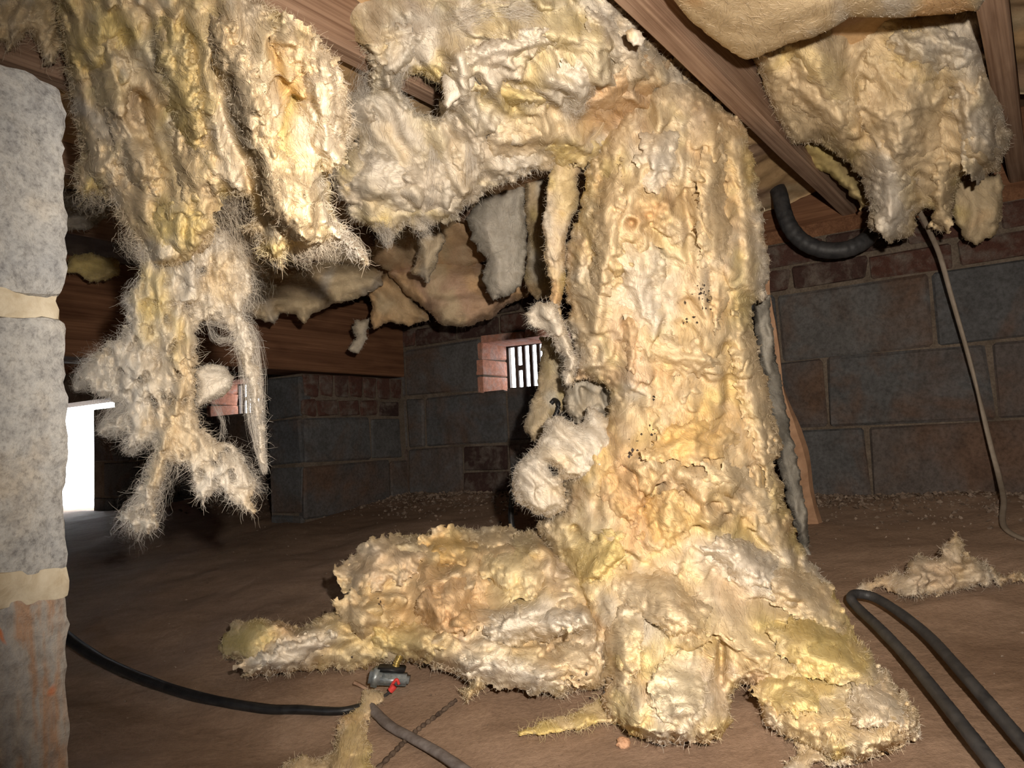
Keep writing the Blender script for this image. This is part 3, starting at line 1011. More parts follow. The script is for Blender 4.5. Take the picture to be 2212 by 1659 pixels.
def lumps(base, parent, spec, ground=False):
    """wads of wool folded over the main mass: (x, y, half length, half width, angle, height, tint)"""
    for k, (cx, cy, L, W, an, hgt, tc) in enumerate(spec):
        rng = np.random.default_rng(int(cx * 7 + cy))
        t = np.linspace(0, 2 * np.pi, 44, endpoint=False)
        r = 1.06 + 0.45 * noise(np.cos(t) * 1.4 + cx * 0.37, np.sin(t) * 1.4 + cy * 0.41, 5) + 0.22 * noise(np.cos(t) * 3.5 + cx, np.sin(t) * 3.5 + cy, 6)
        a = math.radians(an)
        lx, ly = L * r * np.cos(t), W * r * np.sin(t)
        out = np.stack([cx + lx * math.cos(a) - ly * math.sin(a), cy + lx * math.sin(a) + ly * math.cos(a)], 1)
        q = np.concatenate([out[::4], [[cx, cy]], (out[::6] - [cx, cy]) * 0.5 + [cx, cy]])
        i = np.clip(np.rint((q[:, 1] - base.Y[0, 0]) / base.step).astype(int), 0, base.X.shape[0] - 1)
        j = np.clip(np.rint((q[:, 0] - base.X[0, 0]) / base.step).astype(int), 0, base.X.shape[1] - 1)
        d = base.front[i, j] + 0.004
        d = np.where(base.inn[i, j], d, np.median(d))
        def blend(X, Y, tint):
            i = np.clip(np.rint((Y - base.Y[0, 0]) / base.step).astype(int), 0, base.X.shape[0] - 1)
            j = np.clip(np.rint((X - base.X[0, 0]) / base.step).astype(int), 0, base.X.shape[1] - 1)
            m = (0.42 + 0.5 * fbm(X / 40, Y / 40, 6, 3))[..., None].clip(0, 0.8)
            return base.tint[i, j] * (1 - m) + tint * m
        w = Wool(out, list(zip(q[:, 0], q[:, 1], d)), hgt, min(L, W) * 0.95, 3.5, ragged=10, flow=an, folds=(0.018, 0.010, 0.004, 0.0014), fsize=(52, 28, 10), tint_fn=blend, soft_rim=True, pal=(tc, tc * 0.97, tc * 0.7 + WHITE * 0.3, tc * 0.75 + TAN * 0.25), seed=400 + int(cx) % 97 + k, layers=int(L * W / 420), layer_px=(12, 40), layer_h=(0.004, 0.013), ground=ground, back=0.3, soft=3)
        w.build('wool_lump', parent); w.fibres(parent, int(2.2 * (L + W)), 0, (0.006, 0.022), 0.0005, dens=0.9)


# ---- the big collapsed column
col_out = [(1392, 178), (1450, 118), (1505, 175), (1560, 228), (1612, 272), (1624, 330), (1640, 420), (1655, 520), (1663, 600), (1655, 640), (1632, 655), (1622, 690), (1640, 760), (1655, 820), (1668, 900), (1685, 955),
           (1692, 985), (1668, 1000), (1690, 1050), (1706, 1110), (1725, 1160), (1742, 1200), (1772, 1232), (1802, 1272), (1826, 1320), (1838, 1345), (1852, 1372), (1892, 1420), (1928, 1470), (1962, 1512), (1986, 1545), (1980, 1590),
           (1940, 1618), (1870, 1645), (1800, 1640), (1745, 1612), (1690, 1590), (1650, 1565), (1636, 1530), (1640, 1488), (1605, 1478), (1578, 1505), (1582, 1555), (1565, 1588), (1520, 1610), (1470, 1602), (1420, 1612), (1372, 1592),
           (1322, 1560), (1296, 1525), (1308, 1470), (1296, 1420), (1262, 1370), (1240, 1280), (1196, 1205), (1162, 1155), (1165, 1128), (1196, 1112), (1225, 1090), (1215, 1040), (1230, 985), (1262, 930), (1300, 905), (1322, 870), (1300, 830),
           (1262, 815), (1240, 832), (1236, 790), (1248, 750), (1222, 715), (1228, 660), (1218, 600), (1222, 540), (1250, 470), (1262, 410), (1272, 350), (1300, 290), (1340, 235)]
col_ctrl = [(1450, 130, 1.50), (1600, 280, 1.52), (1300, 300, 1.46), (1420, 400, 1.42), (1640, 560, 1.50), (1230, 640, 1.46), (1440, 650, 1.38), (1640, 800, 1.48), (1280, 850, 1.44), (1450, 900, 1.36), (1680, 960, 1.48),
            (1230, 1050, 1.42), (1430, 1150, 1.30), (1720, 1180, 1.46), (1300, 1300, 1.27), (1550, 1350, 1.18), (1830, 1340, 1.30), (1180, 1170, 1.48)] + \
           [(x, y, float(ground_d(x, y)[0]) - 0.0) for x, y in ((1320, 1560), (1450, 1605), (1580, 1560), (1700, 1590), (1860, 1640), (1975, 1580), (1900, 1440))]
col_blobs = [(1500, 940, 120, 70, ORANGE), (1400, 960, 60, 60, YELLOW), (1330, 1010, 60, 80, TAN), (1340, 1080, 70, 60, ORANGE), (1480, 560, 60, 160, CREAM), (1400, 600, 80, 110, WHITE), (1640, 600, 25, 120, WHITE),
             (1420, 330, 60, 60, WHITE), (1380, 430, 50, 50, TAN), (1560, 400, 50, 160, CREAM), (1480, 1130, 90, 60, YELLOW), (1550, 1200, 90, 60, WHITE), (1600, 1180, 60, 60, YELLOW), (1720, 1270, 60, 60, CREAM),
             (1600, 1280, 60, 30, ORANGE), (1450, 1400, 120, 90, YELLOW), (1480, 1490, 60, 80, WHITE), (1400, 1330, 80, 60, WHITE), (1600, 1380, 80, 70, YELLOW), (1740, 1400, 90, 60, YELLOW), (1880, 1480, 60, 60, WHITE), (1840, 1560, 110, 60, CREAM),
             (1750, 1450, 60, 60, YELLOW), (1290, 1190, 60, 60, YELLOW), (1370, 1150, 50, 40, TAN), (1600, 700, 40, 150, YELLOW), (1350, 720, 40, 80, TAN), (1660, 1080, 50, 60, YELLOW), (1760, 1200, 30, 60, WHITE)]
col_strokes = [([(1300, 320), (1270, 400), (1258, 520), (1240, 640)], 16, 0.03), ([(1440, 200), (1420, 300), (1350, 420), (1310, 560), (1290, 700)], 18, 0.028, CREAM), ([(1540, 250), (1530, 450), (1520, 650)], 22, 0.022),
               ([(1590, 300), (1610, 480), (1620, 620)], 10, 0.018, CREAM), ([(1360, 460), (1440, 420)], 14, 0.02, TAN), ([(1420, 680), (1390, 760), (1400, 860)], 18, 0.02), ([(1520, 700), (1600, 720), (1640, 820), (1670, 940)], 24, 0.03, CREAM),
               ([(1410, 760), (1500, 740), (1540, 800)], 20, 0.02, CREAM), ([(1400, 980), (1480, 1010), (1600, 1020)], 24, 0.03, CREAM), ([(1330, 1180), (1400, 1240), (1500, 1280)], 16, -0.02), ([(1540, 1180), (1600, 1220), (1660, 1260)], 34, 0.04, WHITE),
               ([(1620, 1290), (1720, 1300), (1820, 1340)], 10, -0.018), ([(1520, 1260), (1530, 1330), (1560, 1380)], 14, -0.02), ([(1310, 1240), (1330, 1330), (1340, 1420)], 18, 0.02), ([(1400, 1260), (1440, 1310), (1480, 1350)], 26, 0.03, CREAM),
               ([(1370, 1340), (1430, 1440), (1450, 1560)], 30, 0.03), ([(1420, 1150), (1395, 1090), (1440, 1030)], 8, -0.03), ([(1600, 1050), (1620, 1150), (1700, 1220)], 12, -0.02), ([(1560, 1410), (1570, 1500)], 14, -0.02),
               ([(1640, 1330), (1740, 1360), (1860, 1430)], 26, 0.022, YELLOW), ([(1680, 1450), (1780, 1480), (1900, 1520)], 20, -0.015), ([(1560, 640), (1550, 520), (1560, 380)], 6, -0.015), ([(1490, 240), (1480, 400), (1490, 560)], 6, -0.014)]
col_pits = [(1362, 462, 16, 14, 0.05), (1452, 150, 24, 22, 0.06), (1395, 240, 20, 28, 0.05), (1372, 960, 10, 8, 0.03), (1415, 858, 6, 9, 0.03), (1616, 1030, 16, 26, 0.05), (1352, 690, 14, 20, 0.03), (1335, 750, 9, 24, 0.025), (1650, 1130, 14, 10, 0.02),
            (1750, 1420, 16, 10, 0.02), (1660, 1415, 14, 10, 0.02), (1410, 1110, 14, 26, 0.03), (1318, 1455, 14, 40, 0.05), (1560, 1440, 9, 36, 0.04), (1345, 1235, 10, 26, 0.03), (1240, 1150, 12, 16, 0.04), (1700, 1330, 40, 6, 0.025), (1470, 1060, 30, 6, 0.025), (1290, 760, 7, 26, 0.03), (1560, 900, 40, 5, 0.02)]


def col_flow(X, Y):
    return 90 - np.clip((X - 1430) / 9.0, -50, 50) * sstep(700, 1500, Y) - 6


column = empty('collapsed_insulation', at(1480, 1560, 1.15))
column.location.z = 0.0
tag(column, 'tall collapsed column of yellow and white glass wool, spreading over the clay', 'insulation')
w = Wool(col_out, col_ctrl, 0.13, 75, 3.5, ragged=7, flow=col_flow, folds=(0.040, 0.016, 0.005, 0.0016), fsize=(85, 36, 11), strokes=[(t[0], t[1], t[2] * 1.3, *t[3:]) for t in col_strokes], blobs=col_blobs, pits=col_pits, seed=11, layers=150, layer_px=(24, 120), layer_h=(0.010, 0.032), ground=True)
lumps(w, column, [(1610, 1215, 85, 40, 25, 0.045, WHITE), (1435, 1120, 50, 62, 80, 0.045, ORANGE * 0.95), (1470, 770, 85, 40, 10, 0.030, CREAM), (1625, 850, 165, 34, 78, 0.035, CREAM), (1735, 1290, 105, 42, 28, 0.035, CREAM), (1430, 1300, 110, 55, 30, 0.040, CREAM * 0.98),
                  (1480, 1490, 60, 95, 0, 0.035, WHITE * 0.6 + YELLOW * 0.4), (1780, 1410, 115, 50, 24, 0.035, YELLOW), (1350, 1065, 60, 48, 60, 0.035, TAN), (1380, 610, 110, 48, 82, 0.030, WHITE * 0.8 + CREAM * 0.2), (1540, 480, 210, 32, 88, 0.028, CREAM), (1310, 520, 150, 30, 98, 0.030, CREAM * 0.97),
                  (1300, 1200, 70, 34, 130, 0.035, YELLOW * 0.95), (1590, 1060, 90, 40, 30, 0.03, CREAM), (1500, 950, 90, 44, -12, 0.024, ORANGE), (1345, 1400, 40, 90, 10, 0.03, CREAM), (1890, 1520, 70, 50, 20, 0.03, WHITE), (1700, 1500, 75, 40, 10, 0.026, YELLOW), (1420, 340, 60, 44, 100, 0.03, WHITE), (1365, 735, 60, 24, 85, 0.02, TAN), (1450, 880, 70, 30, 120, 0.02, CREAM)], True)
w.build('wool_core', column); w.specks(column, [(1512, 610, 26, 14), (1530, 640, 30, 14), (1555, 660, 16, 8), (1490, 680, 30, 6), (1410, 858, 6, 3), (1370, 955, 30, 9), (1400, 935, 30, 5), (1250, 1480, 60, 8)], 71)
w.fibres(column, 3000, 6500, (0.008, 0.026), 0.0006)
# the narrow strand hanging off its near side
st_out = [(1232, 300), (1262, 318), (1258, 360), (1246, 400), (1252, 440), (1236, 480), (1222, 520), (1224, 590), (1212, 650), (1216, 700), (1188, 660), (1190, 610), (1176, 560), (1172, 500), (1180, 440), (1184, 385), (1205, 335)]
w = Wool(st_out, [(1240, 310, 1.47), (1200, 400, 1.44), (1195, 520, 1.42), (1205, 690, 1.42)], 0.035, 22, 2.6, ragged=4, folds=(0.010, 0.007, 0.003, 0.001), fsize=(40, 22, 8), blobs=[(1230, 400, 20, 60, YELLOW), (1190, 480, 20, 60, WHITE)], seed=14, lobes=60, lobe_px=(5, 12))
w.build('hanging_strand', column); w.fibres(column, 900, 600, (0.008, 0.03), 0.0005)
# white shredded tufts at its waist
tf_out = [(1184, 902), (1215, 898), (1245, 915), (1262, 905), (1268, 878), (1300, 892), (1322, 905), (1335, 960), (1322, 1010), (1280, 1030), (1240, 1035), (1215, 1040), (1222, 1070), (1225, 1100), (1190, 1118), (1150, 1108), (1122, 1088), (1104, 1062), (1108, 1020),
          (1122, 995), (1140, 985), (1165, 950)]
w = Wool(tf_out, [(1200, 910, 1.36), (1310, 900, 1.36), (1120, 1040, 1.38), (1200, 1000, 1.32), (1180, 1100, 1.38), (1300, 1000, 1.32)], 0.06, 38, 2.6, holes=[[(1186, 1004), (1204, 1014), (1206, 1034), (1192, 1030)]], ragged=5,
         flow=35, folds=(0.016, 0.010, 0.004, 0.0015), fsize=(46, 22, 8), pal=(WHITE, CREAM, WHITE, WHITE * 0.93), seed=15, lobes=150, lobe_px=(5, 18))
w.build('white_tuft', column); w.fibres(column, 2600, 1800, (0.008, 0.032), 0.0005)
tf2 = [(1132, 676), (1160, 655), (1195, 650), (1215, 690), (1232, 730), (1246, 790), (1232, 838), (1214, 830), (1222, 790), (1205, 750), (1180, 720), (1150, 705)]
w = Wool(tf2, [(1150, 680, 1.40), (1200, 700, 1.39), (1235, 820, 1.39)], 0.04, 24, 2.6, ragged=6, flow=70, folds=(0.012, 0.008, 0.003, 0.001), fsize=(40, 20, 8), pal=(WHITE, CREAM, WHITE, WHITE * 0.93), seed=16, lobes=50, lobe_px=(5, 13))
w.build('white_tuft', column); w.fibres(column, 1200, 600, (0.010, 0.04), 0.0005)
gf = [(1215, 815), (1270, 800), (1340, 800), (1350, 900), (1300, 920), (1245, 918), (1222, 880)]
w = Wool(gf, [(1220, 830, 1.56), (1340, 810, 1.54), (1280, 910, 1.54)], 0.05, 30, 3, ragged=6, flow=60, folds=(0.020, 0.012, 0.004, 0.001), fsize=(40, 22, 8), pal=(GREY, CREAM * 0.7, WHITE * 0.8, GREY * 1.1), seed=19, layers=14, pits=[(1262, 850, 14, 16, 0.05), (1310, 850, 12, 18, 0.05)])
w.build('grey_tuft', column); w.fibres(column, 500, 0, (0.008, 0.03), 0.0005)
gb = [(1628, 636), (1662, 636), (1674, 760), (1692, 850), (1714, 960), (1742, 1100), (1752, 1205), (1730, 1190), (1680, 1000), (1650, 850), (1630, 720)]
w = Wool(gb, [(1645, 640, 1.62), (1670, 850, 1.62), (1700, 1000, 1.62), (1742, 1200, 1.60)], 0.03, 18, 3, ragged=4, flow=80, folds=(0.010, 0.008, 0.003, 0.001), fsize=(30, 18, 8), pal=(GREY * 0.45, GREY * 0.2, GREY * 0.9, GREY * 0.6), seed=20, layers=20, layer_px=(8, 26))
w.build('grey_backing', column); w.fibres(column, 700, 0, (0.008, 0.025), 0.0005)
# the pale tongue of wool along the clay in front of it
tg = [(1118, 1580), (1180, 1556), (1232, 1545), (1268, 1520), (1320, 1500), (1360, 1530), (1330, 1560), (1290, 1562), (1255, 1574), (1180, 1586), (1122, 1588)]
w = Wool(tg, gctrl([(1120, 1584), (1200, 1572), (1280, 1550), (1340, 1530)], -0.01), 0.02, 20, 2.6, ragged=4, flow=-10, folds=(0.006, 0.004, 0.002, 0.001), fsize=(40, 20, 8), pal=(YELLOW, YELLOW, CREAM, CREAM), seed=17, lobes=30, lobe_px=(5, 12), ground=True)
w.build('wool_tongue', column); w.fibres(column, 700, 300, (0.01, 0.04), 0.0005)
# shredded yellow skirt on the side of the base
sk = [(1700, 1560), (1760, 1500), (1860, 1490), (1950, 1505), (1990, 1550), (1982, 1600), (1900, 1630), (1830, 1655), (1760, 1650), (1740, 1690), (1700, 1690), (1690, 1650), (1730, 1620)]
w = Wool(sk, gctrl([(1700, 1600), (1760, 1640), (1850, 1650), (1980, 1590), (1720, 1680)], -0.01) + [(1850, 1500, 1.17)], 0.04, 40, 3.2, ragged=9, flow=30, folds=(0.014, 0.010, 0.004, 0.0015), fsize=(50, 24, 9), pal=(CREAM, YELLOW, WHITE, CREAM), seed=18, lobes=90, lobe_px=(8, 24), ground=True)
w.build('wool_skirt', column); w.fibres(column, 700, 900, (0.008, 0.024), 0.0006)

# ---- the low heap beside the column
hp = [(745, 1215), (770, 1190), (820, 1165), (870, 1155), (920, 1162), (935, 1145), (1000, 1138), (1032, 1150), (1080, 1138), (1122, 1142), (1170, 1150), (1235, 1200), (1290, 1290), (1312, 1400), (1318, 1462), (1290, 1500), (1250, 1488), (1215, 1508), (1180, 1500), (1130, 1480), (1060, 1472),
      (1030, 1500), (1008, 1520), (998, 1492), (1012, 1470), (970, 1452), (920, 1436), (870, 1432), (800, 1442), (740, 1446), (680, 1446), (620, 1456), (520, 1462), (545, 1440), (480, 1425), (470, 1392), (498, 1352), (540, 1334), (602, 1340), (645, 1352), (700, 1330), (738, 1318), (752, 1290), (740, 1250)]
hp_ctrl = gctrl([(520, 1460), (620, 1455), (740, 1445), (870, 1434), (1010, 1515), (1130, 1482), (1250, 1490), (1310, 1470), (475, 1400)]) + [(760, 1210, 1.50), (870, 1165, 1.56), (1000, 1145, 1.60), (1120, 1150, 1.60), (800, 1300, 1.37), (950, 1260, 1.42), (1100, 1250, 1.42), (1240, 1230, 1.42), (1280, 1380, 1.26), (540, 1340, 1.40), (1000, 1380, 1.25)]
hp_bl = [(540, 1385, 60, 34, YELLOW * 0.85), (610, 1420, 70, 24, WHITE), (860, 1190, 90, 28, WHITE), (960, 1180, 60, 34, ORANGE), (830, 1230, 60, 50, TAN), (980, 1260, 80, 60, TAN), (1000, 1330, 60, 40, ORANGE * 0.9), (1130, 1230, 50, 50, YELLOW), (1170, 1330, 70, 30, WHITE), (1210, 1250, 30, 60, WHITE),
         (1050, 1440, 70, 30, WHITE), (1150, 1460, 60, 34, WHITE), (900, 1380, 50, 34, YELLOW), (1230, 1430, 60, 50, CREAM), (780, 1400, 60, 30, CREAM)]
hp_st = [([(770, 1200), (850, 1170), (930, 1185)], 26, 0.03), ([(905, 1250), (930, 1310), (980, 1350)], 30, 0.03, TAN), ([(1040, 1230), (1020, 1290), (1060, 1310)], 14, -0.03), ([(1080, 1220), (1130, 1190), (1170, 1200), (1160, 1290)], 22, 0.03), ([(1060, 1370), (1140, 1330), (1240, 1350)], 28, 0.035, WHITE),
         ([(1040, 1380), (1150, 1385), (1240, 1390)], 9, -0.025), ([(860, 1240), (880, 1330)], 9, -0.02), ([(1000, 1450), (1080, 1440), (1180, 1480)], 22, 0.025, WHITE), ([(560, 1440), (640, 1400), (700, 1380)], 20, 0.02, WHITE), ([(940, 1165), (1030, 1190), (1030, 1220)], 8, -0.02), ([(750, 1300), (860, 1330), (1000, 1390)], 12, -0.015)]
heap = empty('insulation_heap', at(900, 1400, 1.3)); heap.location.z = 0.03
tag(heap, 'low rumpled heap of tan and white wool on the clay beside the column', 'insulation')
w = Wool(hp, hp_ctrl, 0.10, 55, 3.8, ragged=7, flow=-25, folds=(0.050, 0.018, 0.005, 0.0016), fsize=(62, 34, 11), strokes=[(t[0], t[1], t[2] * 1.4, *t[3:]) for t in hp_st], blobs=hp_bl, seed=21, pits=[(770, 1230, 16, 12, 0.05), (815, 1310, 10, 10, 0.04), (1030, 1305, 26, 10, 0.03), (755, 1290, 12, 20, 0.04), (1040, 1302, 34, 9, 0.05), (905, 1300, 9, 34, 0.04), (1110, 1396, 60, 8, 0.04), (868, 1345, 26, 8, 0.03), (985, 1225, 8, 30, 0.035), (1075, 1225, 10, 26, 0.04), (1190, 1420, 9, 30, 0.035), (700, 1400, 40, 6, 0.02)], layers=90, layer_px=(26, 90), layer_h=(0.012, 0.036), ground=True)
lumps(w, heap, [(835, 1215, 100, 50, -18, 0.06, WHITE * 0.5 + TAN * 0.5), (965, 1180, 60, 42, 10, 0.05, ORANGE * 0.95), (975, 1300, 66, 78, 70, 0.06, TAN), (1105, 1225, 60, 80, 100, 0.06, YELLOW * 0.6 + WHITE * 0.4), (1150, 1350, 105, 36, -4, 0.055, WHITE), (880, 1385, 80, 36, 15, 0.04, YELLOW * 0.95),
              (1110, 1460, 105, 30, 12, 0.035, WHITE), (1245, 1275, 44, 80, 15, 0.05, CREAM), (630, 1410, 100, 26, -18, 0.03, WHITE), (785, 1330, 60, 40, 40, 0.045, CREAM), (535, 1385, 52, 34, -20, 0.03, YELLOW * 0.85), (1070, 1165, 50, 26, 0, 0.04, CREAM), (1235, 1430, 56, 40, 20, 0.04, CREAM)], True)
w.build('wool_core', heap); w.specks(heap, [(765, 1228, 16, 16), (757, 1290, 10, 12), (812, 1312, 12, 9), (1250, 1490, 50, 8), (700, 1440, 60, 6)], 72); w.fibres(heap, 3600, 3800, (0.008, 0.032), 0.0006)

# ---- the ragged mass hanging by the near pillar
lu = [(100, -90), (500, -90), (545, -10), (598, 28), (635, 50), (673, 70), (699, 100), (721, 145), (733, 180), (748, 224), (758, 258), (752, 299), (734, 336), (712, 359), (706, 390), (717, 441), (729, 475), (751, 504), (774, 531), (797, 564), (793, 576), (768, 553), (740, 533), (712, 524), (690, 538),
      (658, 538), (636, 532), (618, 549), (612, 582), (583, 562), (556, 540), (562, 516), (525, 493), (552, 472), (540, 432), (505, 416), (478, 434), (452, 440), (470, 484), (462, 512), (420, 560), (380, 580), (320, 575), (300, 530), (262, 480), (240, 432), (208, 420), (186, 426), (160, 398), (160, 360), (176, 330), (165, 280),
      (150, 200), (140, 120), (128, 60)]
lu_c = [(150, 0, 1.12), (300, 0, 1.06), (500, 0, 0.95), (620, 100, 0.90), (740, 250, 0.93), (560, 250, 0.90), (350, 250, 1.08), (200, 250, 1.18), (180, 400, 1.18), (350, 450, 1.08), (620, 450, 0.92), (780, 560, 0.97), (600, 560, 0.93), (400, 570, 1.07)]
lu_b = [(640, 120, 90, 60, CREAM), (640, 200, 40, 70, ORANGE), (700, 290, 60, 70, WHITE), (620, 330, 26, 70, YELLOW), (520, 140, 50, 120, CREAM), (420, 180, 50, 90, YELLOW * 0.92), (240, 180, 40, 60, YELLOW * 0.9), (330, 110, 60, 60, GREY * 1.25), (300, 250, 50, 60, TAN), (330, 350, 60, 70, CREAM * 0.95), (220, 350, 50, 40, CREAM), (600, 540, 40, 30, YELLOW), (560, 380, 90, 60, CREAM),
        (750, 540, 30, 40, WHITE), (380, 470, 70, 50, YELLOW * 0.85), (230, 60, 60, 60, YELLOW * 0.88), (470, 60, 60, 60, CREAM)]
lu_s = [([(490, 30), (500, 130), (560, 230), (610, 380), (640, 480)], 26, 0.035, CREAM), ([(590, 90), (610, 170), (640, 220)], 14, -0.03, ORANGE), ([(640, 230), (600, 280), (610, 360)], 12, -0.02, YELLOW), ([(690, 130), (720, 230), (700, 340)], 26, 0.025), ([(470, 100), (465, 200), (500, 300), (540, 400)], 14, -0.022),
        ([(420, 60), (440, 200), (480, 330), (510, 420)], 20, 0.02), ([(350, 80), (380, 220), (430, 330), (460, 400)], 18, 0.02), ([(300, 200), (320, 300), (370, 420)], 14, -0.02), ([(250, 120), (250, 250), (290, 330)], 20, 0.02), ([(380, 20), (350, 60), (360, 90)], 10, 0.02, CREAM), ([(690, 380), (700, 460), (780, 560)], 10, 0.012, WHITE), ([(620, 400), (650, 500)], 8, 0.012), ([(580, 420), (600, 510)], 8, 0.012)]
hang = empty('hanging_insulation', at(450, 20, 1.08)); hang.location.z = 1.0
tag(hang, 'ragged mass of yellow wool hanging beside the block pillar, trailing wisps', 'insulation')
w = Wool(lu, lu_c, 0.10, 55, 3.6, ragged=6, flow=72, folds=(0.026, 0.015, 0.006, 0.0018), fsize=(75, 34, 10), strokes=lu_s, blobs=lu_b, seed=31, pits=[(686, 277, 9, 9, 0.035), (606, 180, 18, 18, 0.03), (310, 225, 10, 14, 0.03), (300, 300, 14, 20, 0.025)], layers=90, layer_px=(18, 90), layer_h=(0.008, 0.024), pal=(CREAM, YELLOW, WHITE, CREAM))
lumps(w, hang, [(700, 230, 130, 48, 80, 0.035, WHITE * 0.5 + CREAM * 0.5), (520, 190, 170, 40, 70, 0.035, CREAM), (645, 100, 80, 40, 40, 0.03, CREAM), (600, 400, 120, 40, 72, 0.03, CREAM), (390, 180, 150, 38, 76, 0.028, YELLOW * 0.93), (290, 320, 90, 40, 70, 0.03, CREAM * 0.95), (240, 170, 90, 36, 85, 0.03, CREAM * 0.92), (220, 360, 50, 40, 60, 0.03, CREAM), (420, 380, 100, 36, 70, 0.025, CREAM * 0.95), (380, 500, 60, 50, 80, 0.025, YELLOW * 0.9)])
w.build('wool_core', hang); w.fibres(hang, 5600, 5200, (0.010, 0.040), 0.00055, droop=0.6)
dg = [(300, 500), (470, 490), (505, 515), (545, 570), (540, 620), (525, 680), (548, 740), (560, 840), (568, 934), (575, 1024), (560, 990), (549, 915), (531, 822), (512, 740), (490, 700), (456, 686), (430, 700), (424, 760), (424, 820), (420, 896), (438, 930), (486, 952), (524, 978), (540, 1008), (557, 1050), (545, 1078), (546, 1106), (504, 1086), (472, 1060),
      (438, 1088), (416, 1058), (404, 1006), (362, 998), (354, 1038), (334, 1094), (340, 1132), (318, 1156), (284, 1142), (258, 1120), (290, 1082), (310, 1028), (336, 968), (330, 945), (300, 960), (273, 972), (277, 930), (213, 931), (268, 884), (240, 860), (196, 852), (194, 822), (161, 836), (180, 792), (224, 744), (262, 724), (277, 687), (268, 650), (300, 604)]
dg_b = [(330, 650, 40, 90, YELLOW), (395, 740, 26, 60, YELLOW), (400, 590, 34, 60, WHITE), (250, 820, 90, 90, WHITE), (400, 860, 30, 90, CREAM), (400, 950, 60, 50, CREAM), (480, 1020, 70, 50, WHITE), (310, 1080, 40, 70, WHITE), (540, 840, 30, 200, WHITE), (480, 600, 50, 60, CREAM * 0.92)]
w = Wool(dg, [(300, 520, 1.10), (480, 520, 1.08), (400, 700, 1.08), (180, 820, 1.12), (560, 1000, 1.10), (400, 900, 1.07), (300, 1120, 1.08), (530, 1090, 1.05), (420, 1000, 1.05)], 0.035, 26, 2.8, ragged=8, flow=85, folds=(0.014, 0.009, 0.004, 0.0014), fsize=(46, 22, 8), blobs=dg_b, seed=32, pal=(WHITE, WHITE * 0.92, WHITE * 0.8 + CREAM * 0.2, CREAM),
         strokes=[([(400, 740), (395, 830), (370, 920), (330, 1040)], 13, 0.018, CREAM), ([(400, 900), (450, 960), (530, 1040)], 20, 0.015), ([(400, 500), (420, 580), (400, 640)], 18, 0.025, WHITE), ([(340, 600), (350, 700), (380, 790)], 14, 0.014)], lobes=160, lobe_px=(4, 15), wisp_hole=0.55)
w.build('trailing_shreds', hang); w.fibres(hang, 9000, 5000, (0.012, 0.050), 0.0005, droop=0.5)
tw = [(420, 800), (450, 785), (485, 790), (505, 815), (500, 840), (470, 862), (430, 878), (416, 880), (424, 840)]
w = Wool(tw, [(420, 850, 1.10), (500, 820, 1.12), (460, 800, 1.11)], 0.035, 28, 2.6, ragged=3, flow=-35, folds=(0.006, 0.004, 0.002, 0.001), fsize=(40, 20, 8), pal=(WHITE, WHITE * 0.95, CREAM, WHITE), seed=33)
w.build('white_tuft', hang); w.fibres(hang, 500, 300, (0.008, 0.025), 0.0005)
for sd_, (pts, n) in enumerate([([(440, 690, 1.09, .008), (490, 690, 1.09, .012), (530, 720, 1.09, .014), (545, 830, 1.09, .012), (556, 930, 1.09, .008), (572, 1020, 1.09, .003)], 900),
                                ([(450, 700, 1.1, .005), (470, 735, 1.1, .006), (510, 735, 1.1, .006), (530, 790, 1.1, .006)], 160),
                                ([(330, 760, 1.09, .03), (270, 800, 1.1, .03), (210, 800, 1.11, .02), (165, 840, 1.12, .004)], 1700),
                                ([(360, 800, 1.09, .03), (310, 870, 1.1, .03), (260, 910, 1.1, .02), (215, 930, 1.1, .004)], 1700),
                                ([(370, 860, 1.09, .03), (330, 920, 1.1, .02), (290, 960, 1.1, .012), (275, 975, 1.1, .004)], 900),
                                ([(360, 980, 1.07, .02), (330, 1060, 1.07, .018), (305, 1110, 1.07, .022), (295, 1145, 1.07, .02)], 700),
                                ([(470, 530, 1.08, .03), (500, 580, 1.08, .03), (510, 640, 1.08, .025), (505, 690, 1.08, .012)], 1000),
                                ([(450, 850, 1.12, .004), (482, 910, 1.12, .006), (478, 950, 1.12, .004)], 70),
                                ([(440, 980, 1.06, .02), (500, 1020, 1.06, .025), (545, 1060, 1.06, .015)], 600),
                                ([(320, 590, 1.09, .012), (290, 640, 1.1, .012), (265, 655, 1.1, .004)], 250),
                                ([(380, 990, 1.06, .003), (385, 1020, 1.06, .002), (376, 1045, 1.06, .002)], 25)]):
    wisp('loose_wisp', hang, pts, n, WHITE if sd_ != 6 else WHITE * 0.8 + CREAM * 0.2, 40 + sd_, 0.0005, part=0.45)
